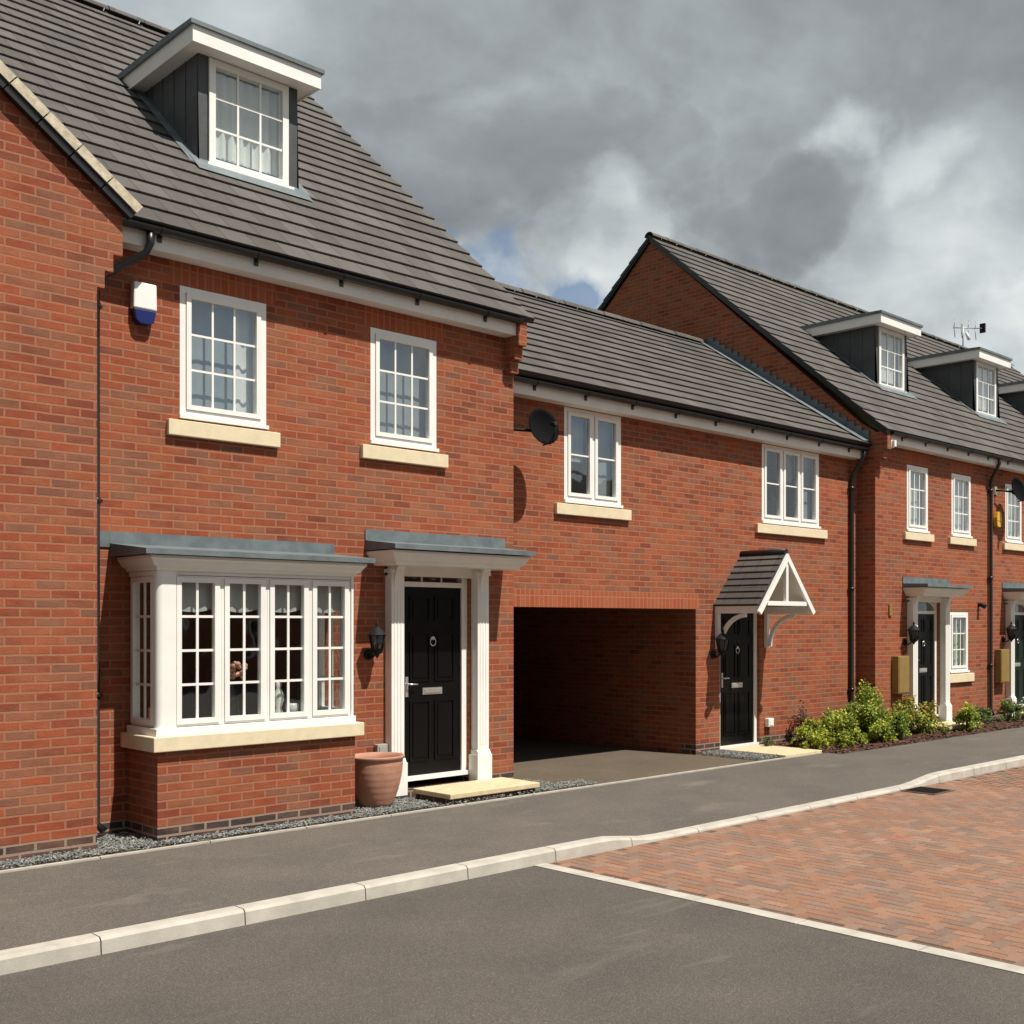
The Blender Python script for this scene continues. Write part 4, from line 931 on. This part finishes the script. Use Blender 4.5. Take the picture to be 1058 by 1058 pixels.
def dish(x, y, z, label, bx, byw, aim, r=.26):
    t = thing('satellite_dish', label, 'satellite dish', (bx, byw, z - .3), 'satellite dishes')
    n = Vector(aim).normalized(); a = n.cross(Vector((0, 0, 1))).normalized(); b_ = a.cross(n); c0 = Vector((x, y, z))
    d = MB(); K = 7; G = 24
    def pt(i, j, off=0): rr = r * i / K; t_ = 2 * math.pi * j / G; return c0 + a * (rr * .88 * math.cos(t_)) + b_ * (rr * math.sin(t_)) + n * (rr * rr * .75 / r * .5 + off)
    for i in range(K):
        for j in range(G):
            q = [pt(i, j), pt(i + 1, j), pt(i + 1, j + 1), pt(i, j + 1)]
            if i == 0: q = [pt(0, 0), pt(1, j), pt(1, j + 1)]
            d.face(q, 'dish_black', smooth=True)
            q = [pt(i, j, -.012), pt(i, j + 1, -.012), pt(i + 1, j + 1, -.012), pt(i + 1, j, -.012)]
            if i == 0: q = [pt(0, 0, -.012), pt(1, j + 1, -.012), pt(1, j, -.012)]
            d.face(q, 'dish_black', smooth=True)
    for j in range(G): d.face([pt(K, j), pt(K, j, -.012), pt(K, j + 1, -.012), pt(K, j + 1)], 'dish_black')
    d.build('reflector', t)
    m = MB(); m.box(bx - .05, bx + .05, byw - .02, byw - .001, z - .08, z + .08, 'grey_box'); m.tube([(bx, byw - .02, z), (bx, byw - .14, z - .01), tuple(c0 - n * .06)], .019, 'black_metal', 8); m.tube([tuple(c0 - n * .07), tuple(c0 - n * .01)], .05, 'black_metal', 8); m.build('wall_bracket', t)
    m = MB(); e = c0 + n * .34 - b_ * .12; m.tube([tuple(c0 - b_ * r * .9), tuple(c0 - b_ * (r + .02) + n * .2), tuple(e)], .010, 'black_metal', 6)
    m.tube([tuple(e - n * .02), tuple(e - n * .02 + b_ * .05), tuple(e - n * .09 + b_ * .07)], .026, 'black_metal', 8); m.tube([tuple(c0 - a * r * .7 - b_ * .05 + n * .03), tuple(e)], .004, 'black_metal', 5); m.build('feed_arm', t)
dish(5.10, -.02, 4.24, 'black satellite dish on the wall beside the two-light window over the carport', 4.80, Y2, (-.16, -1, .30), r=.235)
dish(17.18, -.28, 4.50, 'black satellite dish high on the wall by the downpipe of the green-door house', 16.88, 0, (-.16, -1, .30), r=.25)

lantern(2.73, 0, 1.63, 'black coach lantern between the bay window and the front door', 1.0, 'black coach lanterns beside doors')
lantern(8.74, Y2, 1.50, 'black coach lantern between carport opening and gabled porch', 1.1, 'black coach lanterns beside doors')
lantern(13.50, 0, 1.62, 'black coach lantern left of the far black door, above the brown meter cupboard', 1.05, 'black coach lanterns beside doors')
lantern(17.22, 0, 1.62, 'black coach lantern left of the dark green door', 1.05, 'black coach lanterns beside doors')

def box_thing(name, label, cat, x0, x1, y, d, z0, z1, mat, group=None, lid=True):
    t = thing(name, label, cat, ((x0 + x1) / 2, y, z0), group)
    b = MB(); b.box(x0, x1, y - d, y - .001, z0, z1, mat); b.build('casing', t, bevel=.008)
    if lid: b = MB(); b.box(x0 + .02, x1 - .02, y - d - .008, y - d + .001, z0 + .02, z1 - .02, mat); b.build('lid', t, bevel=.004)
box_thing('meter_box', 'brown meter cupboard beside the far black door', 'meter box', 13.06, 13.42, 0, .14, .68, 1.33, 'meter_brown', 'brown meter cupboards')
box_thing('meter_box', 'brown meter cupboard beside the dark green door', 'meter box', 16.86, 17.22, 0, .14, .72, 1.38, 'meter_brown', 'brown meter cupboards')
box_thing('junction_box', 'small grey box on the wall above the terracotta pot', 'junction box', 2.80, 2.93, 0, .07, .50, .62, 'grey_box')
box_thing('junction_box', 'small white box low on the wall beside the porch door', 'junction box', 9.97, 10.10, Y2, .08, .30, .43, 'alarm_white')
box_thing('vent_cover', 'narrow dark vent on the wall above the brown meter cupboard', 'vent', 12.96, 13.05, 0, .03, 2.02, 2.22, 'meter_brown', lid=False)
t = MB(); t.tube([(16.20, -.001, 2.25), (16.20, -.05, 2.25)], .04, 'black_metal', 10); t.tube([(16.20, -.05, 2.25), (16.20, -.14, 2.21)], [.035, .05], 'black_metal', 10); tag(t.build('security_light'), 'small black spotlight on the wall left of the far downpipe', 'spotlight')
t = MB(); t.box(12.675, 12.74, -.30, -.245, 4.86, 4.97, 'alarm_white'); t.box(12.66, 12.755, -.245, -.203, 4.85, 4.98, 'alarm_white')  # pale block stands for a corbel brick catching the sun
tag(t.build('sunlit_block', bevel=.008), 'small pale block standing for a sunlit brick under the eaves beside the big gable', 'sunlit_block')

# TV aerial far behind the ridge
AX, AY = 25.4, 5.25
t = thing('tv_aerial', 'thin television aerial standing on the ridge behind the second small dormer', 'aerial', (AX, AY, 9.5))
m = MB(); m.tube([(AX, AY, 9.45), (AX, AY, 10.35)], .018, 'aerial_metal', 8); m.build('mast', t)
m = MB(); m.tube([(AX - .30, AY + .14, 10.22), (AX + .62, AY - .28, 10.30)], .014, 'aerial_metal', 6)
for k in range(4):
    f_ = k / 3; cx_, cy_ = AX - .28 + .66 * f_, AY + .13 - .30 * f_
    for s_ in (1, -1): m.tube([(cx_, cy_, 10.24), (cx_ + .10, cy_ + .02, 10.24 + s_ * .27)], .011, 'aerial_metal', 5)
m.build('boom', t)
m = MB(); m.box(AX + .60, AX + .66, AY - .36, AY - .20, 10.18, 10.44, 'black_metal'); m.build('reflector', t)
m = MB(); m.tube([(AX + .10, AY - .05, 10.12), (AX + .18, AY - .10, 9.92)], .045, 'alarm_white', 8); m.build('amplifier', t)

# ================================================================== THINGS ON THE GROUND
t = thing('terracotta_pot', 'large ribbed terracotta pot standing on gravel between bay and front door', 'plant pot', (2.60, -.36, .03))
m = MB(); prof = [(0, .035), (.155, .035), (.165, .05)]
for k in range(1, 22):
    f_ = k / 21; prof.append((.165 +   .100 * math.sin(f_ * math.pi / 2) ** .9 + .0015 * math.sin(k * 2.1), .05 + .46 * f_))
prof += [(.278, .515), (.282, .54), (.280, .552), (.258, .55), (.25, .50), (.24, .42)]
m.lathe(2.60, -.36, prof, 'terracotta', 40); m.build('pot', t)
m = MB(); m.lathe(2.60, -.36, [(.0, .43), (.245, .42)], 'soil', 24); m.build('soil', t)

def slab(x0, x1, y0, y1, z1, label, joints=1):
    t = thing('doorstep', label, 'doorstep', ((x0 + x1) / 2, (y0 + y1) / 2, 0), 'sand coloured doorsteps'); m = MB(); m.box(x0, x1, y0, y1, z1 - .055, z1, 'sand_slab'); m.build('slab', t, bevel=.008)
    m = MB(); m.box(x0 + .04, x1 - .04, y0 + .04, y1, -.05, z1 - .056, 'brick_dark'); m.build('bed', t)
slab(3.20, 4.42, -.80, -.13, .125, 'sand coloured stone doorstep below the front door of the bay house')
slab(8.92, 9.80, -.84, .29, .045, 'flat pale stone slab in front of the gabled porch door')
slab(13.75, 14.95, -.72, -.13, .11, 'pale stone doorstep of the far black door, behind small shrubs')
slab(17.45, 18.70, -.72, -.13, .11, 'pale stone doorstep below the dark green door')

t = MB(); zt = RZ + .012; t.box(7.85, 8.32, -3.78, -3.32, RZ - .05, zt, 'iron')
for k in range(9): x = 7.89 + k * .045; t.box(x, x + .022, -3.75, -3.35, zt, zt + .004, 'black_metal')
tag(t.build('drain_grate'), 'rusty iron drain grate set into the red block paving near the kerb', 'drain grate')

# ------------------------------------------------------------------ plants
def shrub(cx, cy, rx, ry, h, mats, label, n=1500, leaf=.03, lean=0, seed=1, cat='shrub', name='shrub', stems=9, ragged=.35, base=.02, spiky=False):
    random.seed(seed); t = thing(name, label, cat, (cx, cy, 0), 'plants in the front beds')
    tips = []; sm = MB()
    for k in range(stems):
        a = random.uniform(0, 6.28); r_ = random.uniform(.3, 1.0); top = Vector((cx + rx * r_ * math.cos(a) * .8 + lean * random.random(), cy + ry * r_ * math.sin(a) * .8, base + h * random.uniform(.6, 1.0) * (1 - .35 * r_ * r_)))
        b0 = Vector((cx + rx * .25 * math.cos(a), cy + ry * .25 * math.sin(a), 0)); mid = b0.lerp(top, .5) + Vector((random.uniform(-.04, .04), random.uniform(-.04, .04), .03))
        sm.tube([b0, mid, top], [.009, .006, .003], 'stem', 5); tips.append((b0, mid, top))
    sm.build('stems', t)
    lm = MB(); blobs = []
    for b0, mid, top in tips:
        for f_ in (.55, .8, 1.0): q = mid.lerp(top, f_); blobs.append((q, h * random.uniform(.10, .20) + .03))
    for _ in range(int(stems * 1.2)):
        a = random.uniform(0, 6.28); r_ = math.sqrt(random.random()); z = h * random.uniform(.12, .75) * (1 - .4 * r_); blobs.append((Vector((cx + rx * r_ * math.cos(a), cy + ry * r_ * math.sin(a), z)), h * random.uniform(.12, .22)))
    for _ in range(n):
        q, br = random.choice(blobs); v = Vector((random.gauss(0, 1), random.gauss(0, 1), random.gauss(0, 1))); v = v.normalized() * br * random.random() ** .45
        p_ = q + Vector((v.x * max(1, rx / h * .9), v.y * max(.8, ry / h * .7), v.z))
        if p_.z < .012: p_.z = .012 + random.random() * .03
        s_ = leaf * random.uniform(.6, 1.4); d = Vector((random.gauss(0, 1), random.gauss(0, 1), random.gauss(.3, .7) if not spiky else 3.0)).normalized()
        up = Vector((random.gauss(0, .5), random.gauss(0, .5), 1)).normalized(); sd_ = d.cross(up).normalized() * s_ * (.36 if not spiky else .09); L2 = d * s_ * (1 if not spiky else 3.2)
        mt = random.choices([m_[0] for m_ in mats], [m_[1] * (1.0 if len(m_) < 3 else max(.02, (p_.z / h) ** m_[2])) for m_ in mats])[0]
        nrm = sd_.cross(L2).normalized() * s_ * .12
        lm.face([p_, p_ + L2 * .45 + sd_ + nrm, p_ + L2, p_ + L2 * .45 - sd_ + nrm], mt, uv=[(0, 0)] * 4)
    lm.build('foliage', t)
G_, LM, DK, OR, RD = 'leaf_green', 'leaf_lime', 'leaf_dark', 'leaf_orange', 'leaf_red'
shrub(10.28, -.30, .48, .32, .36, [(LM, 5, .3), (DK, 1), (G_, 1)], 'low lime green shrub nearest the porch door', 4200, .042, seed=21, stems=13)
shrub(9.98, -.62, .22, .16, .22, [(LM, 4), (G_, 1)], 'small low lime plant spilling over the edge of the pale porch slab', 1000, .036, seed=41, stems=7)
shrub(11.42, -.74, .40, .20, .32, [(LM, 4), (G_, 2)], 'low spreading lime plant at the pavement edge in front of the broad green shrub', 2600, .038, seed=42, stems=12)
shrub(10.70, -.72, .34, .18, .26, [(LM, 4), (G_, 1), (DK, 1)], 'low lime plant at the pavement edge between the two lime shrubs', 1900, .036, seed=43, stems=10)
shrub(10.62, .14, .16, .12, .60, [(RD, 3), (DK, 1)], 'slender red-brown shrub against the wall behind the lime ones', 700, .034, seed=22, stems=7)
shrub(10.95, -.30, .46, .32, .52, [(LM, 5, .5), (G_, 1.5), (DK, 1)], 'taller lime green shrub in the middle of the bed before the lower house', 4200, .042, seed=23, stems=13)
shrub(11.60, -.30, .50, .38, .66, [(G_, 4), (LM, 4, .6), (DK, 1)], 'broad mid green shrub left of the corner downpipe', 6000, .044, seed=24, stems=16)
shrub(12.20, -.10, .32, .28, .88, [(G_, 3), (LM, 4, .8), (DK, 1)], 'tallest loose green shrub in front of the corner downpipe', 3400, .046, seed=25, stems=13)
shrub(12.12, -.66, .40, .26, .46, [(G_, 4), (DK, 1), (LM, 2)], 'dark green low shrub at the pavement edge before the corner', 3400, .042, seed=26, stems=12)
shrub(12.85, -.44, .46, .32, .66, [(OR, 4, 2.0), (LM, 2), (DK, 1.5)], 'green shrub with orange young leaves beneath the first brown meter cupboard', 4600, .044, seed=27, stems=15)
shrub(13.38, -.56, .34, .28, .50, [(OR, 3, 1.5), (LM, 2.5), (DK, 1)], 'smaller orange-tipped shrub just left of the far white door surround', 2500, .042, seed=28, stems=11)
shrub(14.18, -.86, .30, .2, .50, [(LM, 4), (G_, 2), (DK, 1)], 'yellow-green shrub standing in front of the far black door', 2600, .044, seed=29, stems=11)
shrub(15.55, -.36, .50, .24, .27, [(DK, 3), (G_, 2)], 'low dark green mound beneath the small ground-floor window', 2000, .036, seed=30)
shrub(16.50, -.50, .46, .24, .38, [(G_, 4), (DK, 2)], 'low green ground shrub at the foot of the far downpipe', 2000, .038, seed=31)
shrub(17.22, -.70, .36, .22, .36, [(LM, 2), (G_, 3), (DK, 1)], 'small bright green shrub left of the dark green door', 1700, .038, seed=32)
shrub(17.98, -.85, .38, .2, .46, [(G_, 4), (DK, 2)], 'green shrub at the right edge in front of the dark green door', 1800, .04, seed=33)
shrub(9.72, .10, .09, .07, .14, [(DK, 2), (G_, 1)], 'small weed tuft in the corner beside the porch door frame', 200, .03, seed=35, stems=4)
t = thing('flower_pot', 'dark pot of white flowers beside the dark green door', 'plant pot', (17.2, -.5, 0))
m = MB(); m.lathe(17.32, -.50, [(0, .02), (.09, .02), (.125, .26), (.13, .27), (.115, .27), (.11, .24), (0, .24)], 'black_plastic', 20); m.build('pot', t)
m = MB(); random.seed(40)
for _ in range(60):
    a, r_ = random.uniform(0, 6.28), random.uniform(0, .15); x, y, z = 17.32 + r_ * math.cos(a), -.5 + r_ * math.sin(a), .36 + .1 * (1 - (r_ / .15) ** 2) + random.uniform(-.03, .03); s_ = random.uniform(.014, .026)
    m.lathe(x, y, [(0, z - s_), (s_, z), (0, z + s_ * .6)], 'white_petals', 6)
m.build('flowers', t)

# ================================================================== ACROSS THE STREET (behind the camera: it is what the glass reflects)
H = thing('opposite_house', 'long brick house across the street, facing the row', 'house', (8, -24, 0))
m = MB(); hs = [(x, x + 1.1, z, z + 1.25) for x in range(-18, 36, 3) for z in (.9, 3.5)]
for a in range(-20, 38, 58): m.prism([(-30, -.1), (-22, -.1), (-22, 5.2), (-26, 8.2), (-30, 5.2)], 'x', a, a + 58, 'brick')
m.build('wall', H)
m = MB(); m.prism([(-30.3, 5.1), (-26, 8.35), (-21.7, 5.1), (-21.7, 4.95), (-26, 8.2), (-30.3, 4.95)], 'x', -20.2, 38.2, 'roof_tile'); m.build('roof', H)
for (a, b_, c_, d_) in hs:
    m = MB(); m.box(a, b_, -22.03, -21.99, c_, d_, 'upvc'); m.box(a + .08, b_ - .08, -22.0, -21.985, c_ + .08, d_ - .08, 'black_plastic'); m.build('window', H)
